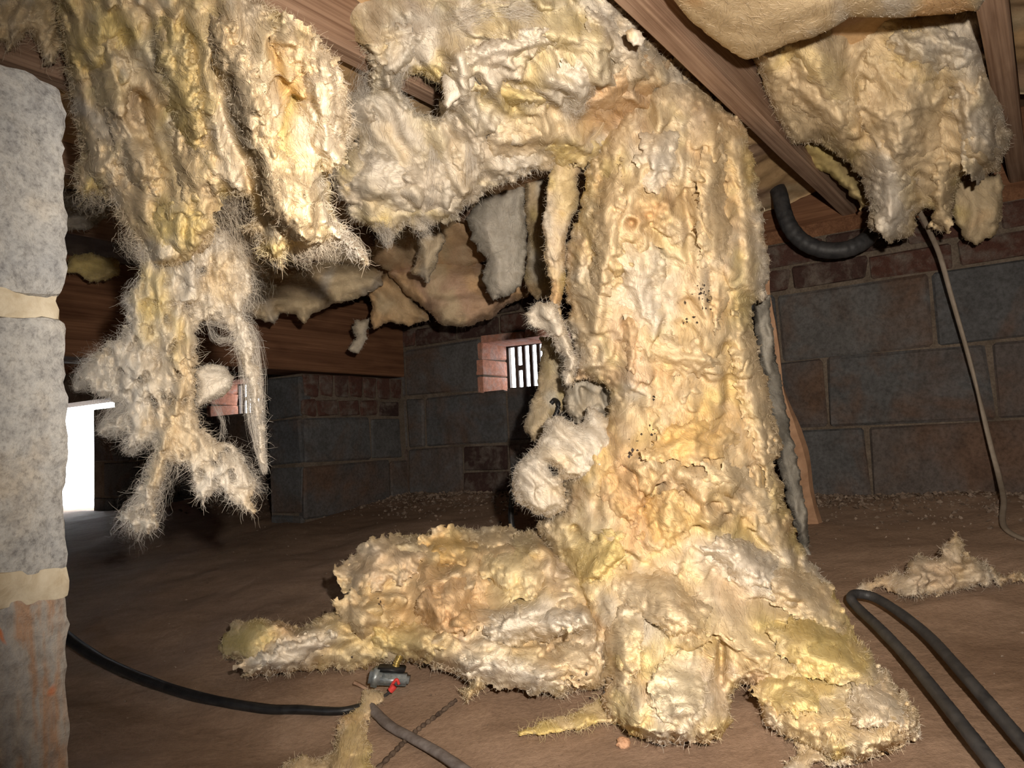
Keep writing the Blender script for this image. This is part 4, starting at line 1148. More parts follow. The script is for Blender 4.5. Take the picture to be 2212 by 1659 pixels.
for sd_, (pts, n) in enumerate([([(505, 400, .93, .02), (500, 430, .94, .018), (490, 452, .96, .008)], 200), ([(560, 470, .9, .015), (580, 520, .9, .015), (605, 572, .9, .004)], 220), ([(650, 500, .88, .02), (655, 530, .88, .018), (665, 556, .88, .012)], 260),
                                ([(700, 490, .89, .018), (705, 530, .89, .016), (715, 556, .89, .008)], 220), ([(740, 500, .92, .012), (765, 535, .94, .010), (795, 572, .95, .002)], 200), ([(470, 440, .97, .02), (500, 470, .98, .02), (520, 530, 1.0, .02), (560, 560, 1.0, .02)], 260),
                                ([(200, 400, 1.12, .03), (205, 425, 1.12, .02), (195, 440, 1.12, .015)], 200), ([(290, 500, 1.08, .02), (280, 525, 1.08, .015), (300, 560, 1.08, .01)], 160), ([(360, 120, 1.0, .012), (400, 260, 1.0, .015), (430, 380, 1.0, .015)], 260), ([(450, 60, .95, .01), (470, 200, .94, .012), (510, 330, .92, .012)], 240)]):
    wisp('loose_wisp', hang, pts, n, WHITE * 0.6 + CREAM * 0.4, 330 + sd_, 0.0005, part=0.6)
# upper tuft over the pillar
ut = [(-40, -80), (120, -80), (135, 0), (130, 50), (136, 90), (122, 140), (100, 145), (70, 80), (58, 70), (40, 90), (20, 118), (8, 120), (12, 90), (-20, 90)]
w = Wool(ut, [(0, 0, 1.16), (120, 60, 1.18), (110, 140, 1.16)], 0.05, 40, 3.2, ragged=7, flow=110, folds=(0.016, 0.010, 0.004, 0.0015), fsize=(50, 24, 9), pal=(CREAM * 0.95, CREAM, WHITE, YELLOW * 0.8), seed=36, lobes=50, lobe_px=(8, 22))
w.build('upper_tuft', hang); w.fibres(hang, 900, 500, (0.012, 0.045), 0.0006, droop=0.6)

# ---- the torn batt between the two joists
mb = [(600, -90), (1250, -90), (1320, -15), (1400, 82), (1470, 150), (1505, 185), (1440, 250), (1380, 320), (1300, 350), (1250, 342), (1190, 362), (1142, 376), (1112, 388), (1062, 400), (1012, 448), (962, 480), (912, 500), (872, 492), (838, 522), (802, 492), (762, 482), (750, 440), (716, 402), (712, 362), (736, 330), (768, 312), (772, 270), (752, 250), (760, 216), (796, 190), (792, 132), (780, 112), (700, 52), (640, 0)]
mb_h = [[(866, 172), (910, 162), (952, 182), (956, 216), (944, 256), (905, 240), (874, 214)]]
mb_c = [(650, -40, 1.26), (900, -40, 1.24), (1200, -40, 1.20), (1300, 0, 1.18), (800, 130, 1.24), (1000, 150, 1.18), (1250, 150, 1.20), (1450, 160, 1.42), (800, 280, 1.36), (1000, 300, 1.36), (1200, 300, 1.40), (1400, 300, 1.52), (730, 380, 1.38), (850, 460, 1.42), (1000, 440, 1.46), (1150, 370, 1.44)]
mb_b = [(980, 180, 30, 60, WHITE * 1.08), (820, 400, 90, 70, WHITE), (880, 0, 220, 70, GREY * 1.15), (1180, 0, 190, 60, GREY * 1.3), (1150, 70, 110, 30, WHITE * 0.92), (1250, 180, 40, 70, WHITE), (720, 60, 60, 50, YELLOW * 0.72), (1150, 270, 90, 50, CREAM), (1350, 220, 90, 60, TAN), (1300, 260, 60, 40, TAN), (1010, 330, 60, 60, CREAM), (830, 460, 12, 16, YELLOW), (930, 380, 70, 60, WHITE * 0.9), (1230, 330, 50, 30, YELLOW), (1080, 100, 90, 50, WHITE), (1090, 220, 60, 40, YELLOW * 0.9), (820, 200, 50, 60, GREY * 1.3), (1380, 130, 60, 60, CREAM * 0.9)]
mb_s = [([(985, 100), (985, 170), (972, 215)], 20, 0.05, WHITE * 1.08), ([(1180, 150), (1250, 190), (1240, 230)], 20, 0.035, WHITE), ([(1040, 60), (1150, 50), (1260, 70)], 16, 0.02), ([(900, 60), (860, 120), (830, 180)], 14, 0.02), ([(1170, 230), (1175, 270)], 5, 0.03, CREAM), ([(940, 260), (960, 340), (1000, 400)], 18, 0.025), ([(770, 350), (830, 390), (900, 400)], 24, 0.03), ([(1100, 300), (1180, 280), (1260, 290)], 18, 0.025), ([(1020, 210), (1020, 300), (1030, 380)], 7, 0.02, WHITE), ([(1290, 190), (1380, 190), (1450, 190)], 10, -0.02), ([(1050, 100), (1120, 90)], 6, -0.015), ([(1130, 80), (1180, 60)], 6, -0.015), ([(820, 120), (780, 220), (800, 280)], 14, 0.018)]
torn = empty('torn_batt', at(1000, -60, 1.05)); torn.location.z = 1.09
tag(torn, 'torn grey white batt sagging between the two bare joists', 'insulation')
w = Wool(mb, mb_c, 0.07, 45, 3.8, holes=mb_h, ragged=9, flow=60, folds=(0.026, 0.016, 0.005, 0.0016), fsize=(66, 30, 10), strokes=mb_s, blobs=mb_b, seed=51, pal=(WHITE * 0.90 + CREAM * 0.06, CREAM * 0.95, WHITE * 0.97, YELLOW * 0.9), pits=[(1150, 248, 14, 8, 0.03), (1390, 260, 16, 30, 0.04), (885, 168, 26, 10, 0.03), (1120, 330, 10, 8, 0.02)], layers=130, layer_px=(18, 80), layer_h=(0.008, 0.028))
lumps(w, torn, [(820, 400, 90, 55, 20, 0.04, WHITE), (930, 410, 70, 50, 60, 0.035, WHITE * 0.92), (1245, 185, 60, 44, 80, 0.035, WHITE), (1010, 320, 80, 40, 80, 0.03, WHITE * 0.7 + CREAM * 0.25), (1130, 300, 90, 40, -8, 0.035, CREAM), (1350, 190, 100, 36, -25, 0.025, TAN * 1.02), (1090, 110, 110, 34, -15, 0.03, WHITE * 0.93), (850, 120, 60, 36, 120, 0.025, GREY * 1.3), (1250, 330, 70, 26, 0, 0.025, YELLOW * 0.95), (1330, 90, 80, 30, 40, 0.02, WHITE * 0.9), (770, 250, 34, 60, 10, 0.025, GREY * 1.35), (1100, 200, 80, 26, 10, 0.025, YELLOW * 0.92)])
w.build('wool_core', torn); w.fibres(torn, 5200, 6000, (0.010, 0.042), 0.0006, droop=0.5)
for sd_, (pts, n, cc) in enumerate([([(1168, 180, 1.2, .003), (1172, 230, 1.2, .0025), (1176, 275, 1.2, .004)], 60, CREAM), ([(1022, 190, 1.24, .008), (1016, 290, 1.26, .007), (1020, 400, 1.28, .010)], 240, WHITE),
                                    ([(812, 120, 1.2, .018), (790, 200, 1.25, .02), (810, 300, 1.28, .016)], 420, WHITE * 0.9), ([(880, 70, 1.15, .010), (872, 130, 1.16, .012), (850, 190, 1.2, .010)], 260, WHITE * 0.9),
                                    ([(900, 250, 1.27, .008), (935, 300, 1.28, .008), (940, 380, 1.3, .012), (925, 440, 1.32, .008)], 260, WHITE), ([(1240, 170, 1.2, .020), (1235, 220, 1.2, .018), (1245, 240, 1.2, .010)], 300, WHITE),
                                    ([(1330, 200, 1.34, .004), (1290, 290, 1.34, .004), (1230, 330, 1.34, .006)], 90, CREAM), ([(820, 470, 1.34, .02), (835, 500, 1.34, .016), (838, 535, 1.34, .004)], 240, WHITE),
                                    ([(900, 480, 1.36, .02), (920, 500, 1.36, .012), (930, 512, 1.36, .006)], 160, WHITE), ([(985, 60, 1.1, .02), (1090, 40, 1.08, .02), (1200, 60, 1.1, .02)], 420, WHITE * 0.95)]):
    wisp('loose_wisp', torn, pts, n, cc, 300 + sd_, 0.0006, part=0.5)
kn = [(1352, 70), (1366, 62), (1380, 66), (1390, 82), (1386, 98), (1370, 98), (1358, 88)]
w = Wool(kn, [(1370, 80, 1.08), (1360, 70, 1.08), (1385, 90, 1.08)], 0.012, 14, 2.6, ragged=4, folds=(0.004, 0.003, 0.001, 0.001), fsize=(20, 10, 6), pal=(WHITE, WHITE, WHITE, CREAM), seed=52)
w.build('white_tuft', torn)
fl = [(955, 150), (985, 85), (1015, 110), (1026, 150), (1024, 185), (1005, 205), (985, 215), (968, 234), (958, 225)]
w = Wool(fl, [(990, 100, 1.14), (1020, 170, 1.11), (965, 225, 1.09)], 0.022, 26, 2.6, ragged=2, folds=(0.004, 0.003, 0.002, 0.0006), fsize=(60, 26, 8), pal=(WHITE * 1.1, WHITE * 1.1, WHITE * 1.08, WHITE * 1.08), seed=53)
w.build('white_flap', torn); w.fibres(torn, 300, 100, (0.006, 0.018), 0.0005)

# ---- between the next joists: bulging batt and hanging clump
bb_o = [(1400, -120), (2150, -120), (2128, 0), (2110, 22), (2040, 32), (1950, 38), (1870, 38), (1832, 38), (1808, 56), (1760, 80), (1700, 96), (1640, 122), (1612, 130), (1580, 114), (1540, 84), (1490, 44), (1455, 0)]
w = Wool(bb_o, [(1480, 0, 1.02), (1600, 110, 1.16), (1700, 0, 0.98), (1900, 0, 0.99), (2100, 0, 1.04), (1900, -80, 0.92), (1700, 90, 1.10)], 0.07, 70, 4, ragged=1.5, flow=-14, folds=(0.012, 0.004, 0.003, 0.0005), fsize=(150, 60, 26), seed=61, cscale=2.5, pal=(CREAM * 0.92, CREAM * 0.95, WHITE * 0.9, TAN * 1.1),
         strokes=[([(1500, 20), (1580, 70), (1650, 80), (1760, 40)], 14, -0.01), ([(1560, 100), (1620, 118), (1700, 80)], 10, -0.008)])
bulge = w.build('bulging_batt'); tag(bulge, 'smooth bulging cream batt tucked between joists above the hanging clump', 'insulation')
w.fibres(bulge, 300, 200, (0.004, 0.012), 0.0005)
rc = [(1628, 110), (1700, 70), (1800, 20), (1900, 10), (2120, 10), (2134, 0), (2146, 40), (2156, 131), (2174, 224), (2167, 258), (2189, 291), (2163, 344), (2160, 371), (2125, 378), (2082, 375), (2073, 398), (2062, 430), (2058, 464), (2043, 498), (2014, 494), (2021, 464), (2000, 446), (1984, 460), (1980, 484), (1972, 508), (1938, 519), (1922, 502), (1890, 509), (1873, 490), (1879, 441), (1860, 392), (1846, 360), (1804, 330), (1772, 310), (1712, 312), (1684, 270), (1660, 224)]
rc_b = [(1780, 250, 60, 40, CREAM), (1890, 270, 50, 60, ORANGE * 0.95), (1720, 120, 60, 50, YELLOW * 0.92), (1920, 430, 60, 80, WHITE), (2080, 100, 90, 70, WHITE * 0.95), (2150, 280, 40, 70, WHITE * 0.92), (1950, 200, 80, 60, CREAM), (2030, 320, 60, 60, CREAM), (1700, 180, 30, 40, CREAM)]
rc_s = [([(1900, 330), (1920, 420), (1925, 490)], 30, 0.03, WHITE), ([(2040, 380), (2045, 440), (2035, 480)], 16, 0.02, CREAM), ([(2000, 215), (2040, 205), (2060, 190)], 9, -0.03), ([(1840, 60), (1860, 200), (1880, 330)], 12, -0.018), ([(1980, 120), (1960, 220), (1930, 320)], 50, 0.04), ([(1760, 130), (1790, 230), (1840, 320)], 30, 0.03), ([(1860, 90), (1830, 70), (1800, 80)], 10, -0.02), ([(2090, 120), (2090, 240), (2110, 340)], 30, 0.02), ([(1985, 380), (1990, 440)], 8, -0.02)]
clump = empty('hanging_clump', at(1920, 40, 1.5)); clump.location.z = 1.09
tag(clump, 'thick yellow clump bulging down in front of the block wall beside the joist', 'insulation')
w = Wool(rc, [(1640, 120, 1.42), (1800, 30, 1.40), (2130, 20, 1.38), (1900, 150, 1.50), (2160, 250, 1.56), (1700, 290, 1.62), (1860, 350, 1.66), (1930, 500, 1.74), (2040, 480, 1.74), (2100, 370, 1.66)], 0.12, 80, 4.0, ragged=5, flow=75, folds=(0.040, 0.004, 0.002, 0.001), fsize=(130, 50, 14), strokes=rc_s, blobs=rc_b, seed=62, pal=(CREAM * 0.9, YELLOW * 0.85, CREAM * 0.95, CREAM * 0.85), soft=4, cscale=1.3,
         pits=[(2015, 216, 22, 8, 0.03), (1714, 160, 5, 14, 0.02)], layers=24, layer_px=(40, 120), layer_h=(0.008, 0.026))
lumps(w, clump, [(1950, 230, 120, 95, 80, 0.05, CREAM * 0.92), (1780, 230, 130, 48, 55, 0.04, CREAM * 0.92), (1925, 420, 85, 44, 85, 0.035, WHITE * 0.95), (2040, 410, 80, 26, 95, 0.03, CREAM * 0.9), (2110, 270, 110, 44, 85, 0.035, WHITE * 0.85), (2040, 110, 110, 50, 10, 0.035, WHITE * 0.85)])
w.build('wool_core', clump); w.fibres(clump, 2600, 2000, (0.008, 0.03), 0.0007)
rk = [(1690, 280), (1775, 290), (1830, 340), (1870, 400), (1880, 440), (1860, 450), (1830, 410), (1780, 370), (1730, 330)]
w = Wool(rk, [(1700, 290, 1.75), (1800, 350, 1.85), (1870, 440, 1.95)], 0.05, 30, 3.6, ragged=5, flow=45, pal=(YELLOW * 0.7, CREAM * 0.75, YELLOW * 0.75, TAN * 0.8), seed=63, lobes=30, lobe_px=(8, 18))
w.build('wool_remnant', clump)
rb = [(2062, 380), (2110, 384), (2160, 376), (2166, 400), (2164, 470), (2150, 505), (2110, 528), (2085, 520), (2066, 480), (2052, 450)]
w = Wool(rb, [(2080, 390, 1.84), (2160, 390, 1.82), (2110, 520, 1.85)], 0.04, 35, 4, ragged=4, flow=80, pal=(CREAM * 0.8, YELLOW * 0.75, CREAM * 0.8, TAN * 0.85), seed=64, lobes=20, lobe_px=(8, 20), fsize=(60, 30, 12))
o = w.build('batt_scrap'); tag(o, 'small dull yellow batt scrap hanging over the top of the block wall', 'insulation')
w.fibres(o, 500, 100, (0.006, 0.02), 0.0006)

# ---- the far bays above the vent
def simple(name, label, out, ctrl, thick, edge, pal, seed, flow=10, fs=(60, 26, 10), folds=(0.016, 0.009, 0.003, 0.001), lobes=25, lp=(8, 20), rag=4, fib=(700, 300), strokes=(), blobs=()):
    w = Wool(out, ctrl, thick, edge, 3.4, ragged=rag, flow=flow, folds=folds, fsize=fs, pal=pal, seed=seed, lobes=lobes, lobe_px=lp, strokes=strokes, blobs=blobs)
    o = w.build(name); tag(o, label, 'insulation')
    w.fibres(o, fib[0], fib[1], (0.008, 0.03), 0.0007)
    return o


simple('sagging_batt', 'long cream batt sagging along the reddish girder', [(520, 560), (600, 562), (700, 565), (780, 572), (828, 586), (824, 616), (790, 638), (730, 654), (672, 680), (656, 702), (640, 682), (604, 672), (592, 700), (560, 692), (530, 672), (515, 620)],
       [(530, 600, 2.25), (700, 600, 2.30), (820, 600, 2.40), (560, 690, 2.18), (660, 690, 2.22)], 0.10, 40, (CREAM * 0.9, CREAM * 0.85, WHITE * 0.9, TAN), 71, -6, (90, 30, 12), strokes=[([(540, 600), (680, 610), (800, 600)], 8, -0.012), ([(540, 630), (680, 640), (780, 620)], 8, -0.010)])
simple('sagging_batt', 'pinkish batt bellying down just above the lit vent', [(836, 588), (900, 560), (980, 556), (1060, 566), (1120, 580), (1145, 610), (1142, 640), (1100, 655), (1060, 690), (1010, 706), (952, 702), (926, 676), (884, 640)],
       [(850, 590, 2.45), (1000, 580, 2.40), (1130, 610, 2.40), (1000, 700, 2.34), (940, 690, 2.36)], 0.12, 45, (PINK, TAN, CREAM * 0.85, PINK * 0.9), 72, -15, (70, 30, 12), strokes=[([(880, 610), (960, 640), (1100, 610)], 8, -0.02), ([(940, 660), (1000, 640), (1080, 640)], 20, 0.02)])
simple('sagging_batt', 'tan folded batt end tucked between the girder and the pinkish belly', [(792, 620), (838, 588), (890, 640), (930, 690), (880, 704), (840, 694), (808, 712), (798, 690), (806, 660)],
       [(800, 630, 2.5), (900, 660, 2.55), (805, 700, 2.48), (850, 600, 2.55)], 0.06, 26, (TAN * 0.9, CREAM * 0.75, TAN, BROWN * 1.2), 73, 60, (46, 22, 9))
simple('wool_scrap', 'slim pale scrap dangling at the girder end over the pier', [(770, 690), (795, 690), (795, 730), (776, 764), (752, 756), (772, 728), (762, 706)], [(780, 700, 2.5), (770, 755, 2.5), (790, 720, 2.5)], 0.03, 18, (WHITE * 0.8, CREAM * 0.8, WHITE * 0.8, CREAM * 0.7), 74, 90, (30, 16, 8), lobes=8, lp=(5, 10))
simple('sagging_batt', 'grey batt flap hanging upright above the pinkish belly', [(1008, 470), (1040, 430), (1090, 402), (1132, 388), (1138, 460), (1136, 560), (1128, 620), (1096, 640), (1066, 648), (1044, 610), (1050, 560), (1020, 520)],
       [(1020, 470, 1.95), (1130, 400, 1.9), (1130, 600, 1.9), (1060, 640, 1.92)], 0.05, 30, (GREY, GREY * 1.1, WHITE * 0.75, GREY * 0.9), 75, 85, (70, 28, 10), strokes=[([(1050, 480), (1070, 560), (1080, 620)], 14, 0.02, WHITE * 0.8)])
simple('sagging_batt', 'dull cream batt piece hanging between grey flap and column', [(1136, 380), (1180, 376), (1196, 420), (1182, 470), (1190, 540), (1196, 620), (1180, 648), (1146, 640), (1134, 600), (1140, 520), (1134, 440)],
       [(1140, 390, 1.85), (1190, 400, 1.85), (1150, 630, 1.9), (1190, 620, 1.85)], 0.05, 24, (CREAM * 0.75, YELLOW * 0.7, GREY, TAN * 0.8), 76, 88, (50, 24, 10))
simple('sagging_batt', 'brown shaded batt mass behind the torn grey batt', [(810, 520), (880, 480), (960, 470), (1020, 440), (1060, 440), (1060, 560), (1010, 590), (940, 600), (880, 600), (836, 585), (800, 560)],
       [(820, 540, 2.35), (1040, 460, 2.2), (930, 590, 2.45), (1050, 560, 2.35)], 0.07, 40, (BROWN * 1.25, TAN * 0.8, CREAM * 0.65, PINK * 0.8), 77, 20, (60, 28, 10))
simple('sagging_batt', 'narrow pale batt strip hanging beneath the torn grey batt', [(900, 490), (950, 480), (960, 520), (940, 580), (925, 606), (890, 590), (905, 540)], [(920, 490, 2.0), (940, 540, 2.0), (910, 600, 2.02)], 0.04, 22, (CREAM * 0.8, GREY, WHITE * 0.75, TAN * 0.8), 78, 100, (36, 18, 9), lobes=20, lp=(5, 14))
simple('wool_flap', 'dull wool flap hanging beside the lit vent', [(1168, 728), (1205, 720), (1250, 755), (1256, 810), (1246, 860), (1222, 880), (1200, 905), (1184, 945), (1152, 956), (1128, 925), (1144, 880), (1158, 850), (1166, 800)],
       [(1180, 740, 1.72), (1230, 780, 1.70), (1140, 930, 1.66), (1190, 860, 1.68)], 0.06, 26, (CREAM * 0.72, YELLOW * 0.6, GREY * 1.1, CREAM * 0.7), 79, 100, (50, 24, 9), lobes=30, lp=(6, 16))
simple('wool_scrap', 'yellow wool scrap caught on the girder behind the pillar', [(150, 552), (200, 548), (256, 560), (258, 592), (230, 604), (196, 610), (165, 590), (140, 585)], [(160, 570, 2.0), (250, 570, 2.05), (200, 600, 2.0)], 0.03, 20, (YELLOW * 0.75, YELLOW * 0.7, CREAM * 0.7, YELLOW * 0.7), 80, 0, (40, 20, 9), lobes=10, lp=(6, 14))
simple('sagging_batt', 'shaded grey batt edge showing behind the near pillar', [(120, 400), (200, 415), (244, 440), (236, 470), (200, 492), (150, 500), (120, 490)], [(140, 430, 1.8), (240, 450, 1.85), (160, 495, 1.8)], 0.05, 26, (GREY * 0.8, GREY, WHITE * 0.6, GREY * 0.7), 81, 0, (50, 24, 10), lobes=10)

# plain batts pushed up into the bays (what is left in place)
def bay_batt(k, a0, a1, seed, label, zb=0.02):
    b0, b1 = JB[k] + 0.042, JB[k + 1] - 0.002
    na, nb = int((a1 - a0) / 0.018), 24
    A, B = np.meshgrid(np.linspace(a0, a1, na), np.linspace(b0, b1, nb), indexing='ij')
    u = (B - b0) / (b1 - b0)
    Z = JZ + 0.035 + zb - 0.03 * np.sin(u * np.pi) + 0.035 * noise(A * 4, B * 4, seed) + 0.014 * noise(A * 14, B * 14, seed + 1) + 0.004 * noise(A * 50, B * 50, seed + 2)
    X = A * SN + B * CS; Y = A * CS - B * SN
    top = np.full(Z.shape, JZ + 0.15)
    V = np.concatenate([np.stack([X, Y, Z], -1).reshape(-1, 3), np.stack([X, Y, top], -1).reshape(-1, 3)])
    i = np.arange(na - 1)[:, None] * nb + np.arange(nb - 1)[None]
    q = np.stack([i, i + 1, i + nb + 1, i + nb], -1).reshape(-1, 4); n = na * nb
    rim = np.concatenate([np.arange(nb), np.arange(1, na) * nb + nb - 1, (na - 1) * nb + np.arange(nb - 2, -1, -1), np.arange(na - 2, 0, -1) * nb])
    sidef = np.stack([rim, np.roll(rim, -1), np.roll(rim, -1) + n, rim + n], -1)
    C = wool_tint(A * 300, B * 300, (TAN * 0.85, CREAM * 0.8, PINK * 0.9, BROWN * 1.2), seed)
    C = np.concatenate([C.reshape(-1, 3)] * 2)
    o = np_mesh('tucked_batt', V, [q, q[:, ::-1] + n, sidef], C, True, MATS['glass_wool'])
    tag(o, label, 'insulation')


bay_batt(-4, 0.2, 2.28, 91, 'tan batt still tucked up between joists beside the girder')
bay_batt(-3, 0.2, 2.28, 92, 'tan batt still tucked up in the second bay from the girder')
bay_batt(-2, 0.6, 2.28, 93, 'tan batt still tucked up in the bay above the lit vent', 0.0)
bay_batt(-1, 0.3, 2.28, 94, 'tan batt still tucked up above the hanging ragged mass', 0.05)
bay_batt(0, 0.3, 2.28, 95, 'batt left in place above the torn grey batt', 0.07)
bay_batt(1, 0.3, 2.0, 96, 'batt left in place above the bulging cream batt', 0.08)
bay_batt(2, 0.3, 2.2, 97, 'batt left in place beyond the edge joist', 0.03)

# ---- scraps on the clay
sc = [(1840, 1280), (1880, 1250), (1950, 1235), (1980, 1190), (2000, 1200), (2030, 1200), (2040, 1165), (2060, 1150), (2085, 1165), (2080, 1195), (2130, 1215), (2160, 1240), (2212, 1235), (2230, 1262), (2180, 1258), (2100, 1270), (2040, 1284), (1960, 1286), (1900, 1270)]
w = Wool(sc, gctrl([(1850, 1278), (1960, 1284), (2100, 1270), (2200, 1255)], -0.02) + [(2060, 1160, float(ground_d(2060, 1255)[0])), (1990, 1200, float(ground_d(1990, 1262)[0])), (1900, 1245, float(ground_d(1900, 1270)[0])), (2200, 1238, float(ground_d(2200, 1252)[0]))], 0.03, 24, 3, ragged=9, flow=-10, pal=(CREAM * 0.75, TAN * 0.9, WHITE * 0.75, BROWN), seed=101, lobes=110, lobe_px=(5, 14), ground=True, fsize=(40, 18, 8))
o = w.build('wool_scrap'); tag(o, 'dirty shredded wool scrap on the clay below the block wall', 'insulation')
w.fibres(o, 1500, 800, (0.008, 0.03), 0.0007)
sp = [(800, 1482), (828, 1492), (832, 1512), (806, 1530), (792, 1560), (796, 1600), (800, 1640), (812, 1675), (600, 1680), (612, 1650), (650, 1632), (690, 1640), (720, 1620), (724, 1590), (740, 1550), (770, 1530), (782, 1500)]
w = Wool(sp, gctrl([(810, 1490), (800, 1530), (740, 1580), (800, 1640), (620, 1660), (720, 1650)], -0.012), 0.025, 26, 3, ragged=6, flow=110, pal=(CREAM * 0.85, YELLOW * 0.8, CREAM * 0.9, TAN), seed=102, lobes=70, lobe_px=(6, 18), ground=True, fsize=(40, 20, 8))
o = w.build('wool_scrap'); tag(o, 'thin yellow wool strip lying across the black pipe joint', 'insulation')
w.fibres(o, 1300, 800, (0.008, 0.026), 0.0006)

# ------------------------------------------------------------------ pipes, hoses and cables
def tube(name, pts, r, mat, parent=None, n=120, seg=10, ring=0.0, ringn=60, flat=1.0):
    C = spline(pts, n)
    P = C[:, :3]; R = np.full(n, r) if C.shape[1] == 3 else C[:, 3]
    T = np.gradient(P, axis=0); T /= np.linalg.norm(T, axis=1, keepdims=True)
    ref = np.array([0, 0, 1.0]); S = np.cross(T, ref); bad = np.linalg.norm(S, axis=1) < 0.1
    S[bad] = np.cross(T[bad], np.array([1.0, 0, 0])); S /= np.linalg.norm(S, axis=1, keepdims=True)
    U = np.cross(S, T)
    if ring: R = R * (1 + ring * np.sin(np.linspace(0, ringn * 2 * np.pi, n)))
    R = R * (1 + 0.05 * noise(np.arange(n) / 6.0, np.zeros(n), len(name)))
    a = np.linspace(0, 2 * np.pi, seg, endpoint=False)
    V = P[:, None] + R[:, None, None] * (np.cos(a)[None, :, None] * S[:, None] + flat * np.sin(a)[None, :, None] * U[:, None])
    i = np.arange(n - 1)[:, None] * seg + np.arange(seg)[None]; j = np.arange(n - 1)[:, None] * seg + (np.arange(seg)[None] + 1) % seg
    q = np.stack([i, j, j + seg, i + seg], -1).reshape(-1, 4)
    V = np.concatenate([V.reshape(-1, 3), P[:1], P[-1:]])
    k = np.arange(seg); t1 = np.stack([np.full(seg, n * seg), (k + 1) % seg, k], -1); t2 = np.stack([np.full(seg, n * seg + 1), (n - 1) * seg + k, (n - 1) * seg + (k + 1) % seg], -1)
    o = np_mesh(name, V, [q, t1, t2], None, True, MATS[mat], parent)
    return o


def on_ground(pts, r, lift=0.0):
    out = []
    for p in pts:
        x, y = p[0], p[1]; l = p[2] if len(p) > 2 else lift
        d = float(ground_d(x, y)[0]) - 0.0
        # raise by moving toward the camera along the line of sight until the wanted clearance
        for _ in range(40):
            q = at(x, y, d)
            if q[2] - ground_z(q[0], q[1]) >= l: break
            d -= 0.005
        out.append(at(x, y, d) + np.array([0, 0, r * 0.8 if l == 0 else 0]))
    return out


pp = on_ground([(90, 1330, .05), (163, 1390, .03), (250, 1442, .015), (400, 1498, .008), (560, 1530, .004), (650, 1540), (735, 1543), (790, 1530)], 0.006)
pp = [(*p, r) for p, r in zip(pp, (0.012, 0.0115, 0.0105, .009, .008, .007, .006, .005))]
o = tube('black_pipe', pp, 0.01, 'black_rubber', n=140); tag(o, 'black plastic pipe curving over the clay from behind the pillar', 'pipe')
o = tube('pipe_strap', on_ground([(796, 1532), (840, 1566, .006), (890, 1594, .008), (950, 1628, .010), (1015, 1672, .012)], 0.008), 0.0085, 'dusty_pipe', n=70, flat=0.7); tag(o, 'dusty grey black pipe length running off in the foreground', 'pipe')
lp = on_ground([(2175, 1690, .02), (2105, 1600, .03), (2030, 1505, .03), (1960, 1420, .03), (1895, 1352, .03), (1852, 1312, .03), (1838, 1292, .035), (1852, 1283, .035), (1892, 1292, .03), (1950, 1328, .03), (2010, 1378, .03), (2080, 1455, .03), (2150, 1535, .03), (2240, 1640, .02)], 0.008)
o = tube('cable_loop', lp, 0.0076, 'grey_hose', n=220, ring=0.03, ringn=90); tag(o, 'dark hose bent in a hairpin loop on the clay beside the column', 'hose')
o = tube('flexible_hose', list(at(np.array([1672, 1684, 1692, 1706, 1735, 1780, 1830, 1868, 1885]), np.array([392, 420, 455, 490, 522, 540, 538, 520, 500]), np.array([2.16, 2.10, 2.07, 2.05, 2.03, 2.01, 1.99, 1.99, 2.05]))), 0.0215, 'grey_hose', n=160, seg=14, ring=0.018, ringn=22)
tag(o, 'thick black hose curling below the bare joist against the rim board', 'hose')
o = tube('wall_cable', list(at(np.array([1985, 2003, 2030, 2055, 2090, 2116, 2140, 2158]), np.array([455, 490, 552, 640, 762, 862, 962, 1030]), np.array([1.78, 1.82, 1.88, 1.90, 1.90, 1.89, 1.86, 1.82]))) + on_ground([(2168, 1080, .025), (2165, 1118, .010), (2172, 1142, .004), (2200, 1160, .004), (2240, 1172, .004)], 0.004), 0.0062, 'cable_jacket', n=140, flat=0.7)
tag(o, 'thin tan cable drooping down the block wall to the dirt', 'cable')
o = tube('black_wire', list(at(np.array([1112, 1106, 1104, 1105, 1112]), np.array([1040, 1075, 1105, 1130, 1160]), np.array([1.75, 1.74, 1.73, 1.72, 1.71]))), 0.0065, 'black_rubber', n=40); tag(o, 'short black wire standing behind the white tuft and heap', 'wire')
o = tube('black_wire', list(at(np.array([1190, 1198, 1206, 1204, 1196, 1190]), np.array([872, 864, 872, 888, 905, 920]), np.array([1.62, 1.62, 1.6, 1.6, 1.6, 1.62]))), 0.005, 'black_rubber', n=40); tag(o, 'small hooked black wire above the white tuft', 'wire')

# old twine half sunk in the clay
o = tube('dirt_cord', on_ground([(800, 1680), (850, 1630), (880, 1600), (905, 1578), (940, 1552), (985, 1516)], 0.003), 0.0030, 'dirt_dark', n=120, ring=0.3, ringn=17); tag(o, 'knotted dirty cord half sunk in the clay under the dusty pipe', 'cord')

# ---- the broken fitting on the clay
fit = empty('pipe_fitting', tuple(on_ground([(840, 1490)], 0)[0]))
tag(fit, 'small broken grey metal pipe fitting with brass and red bits', 'fitting')
fd = float(ground_d(840, 1490)[0])


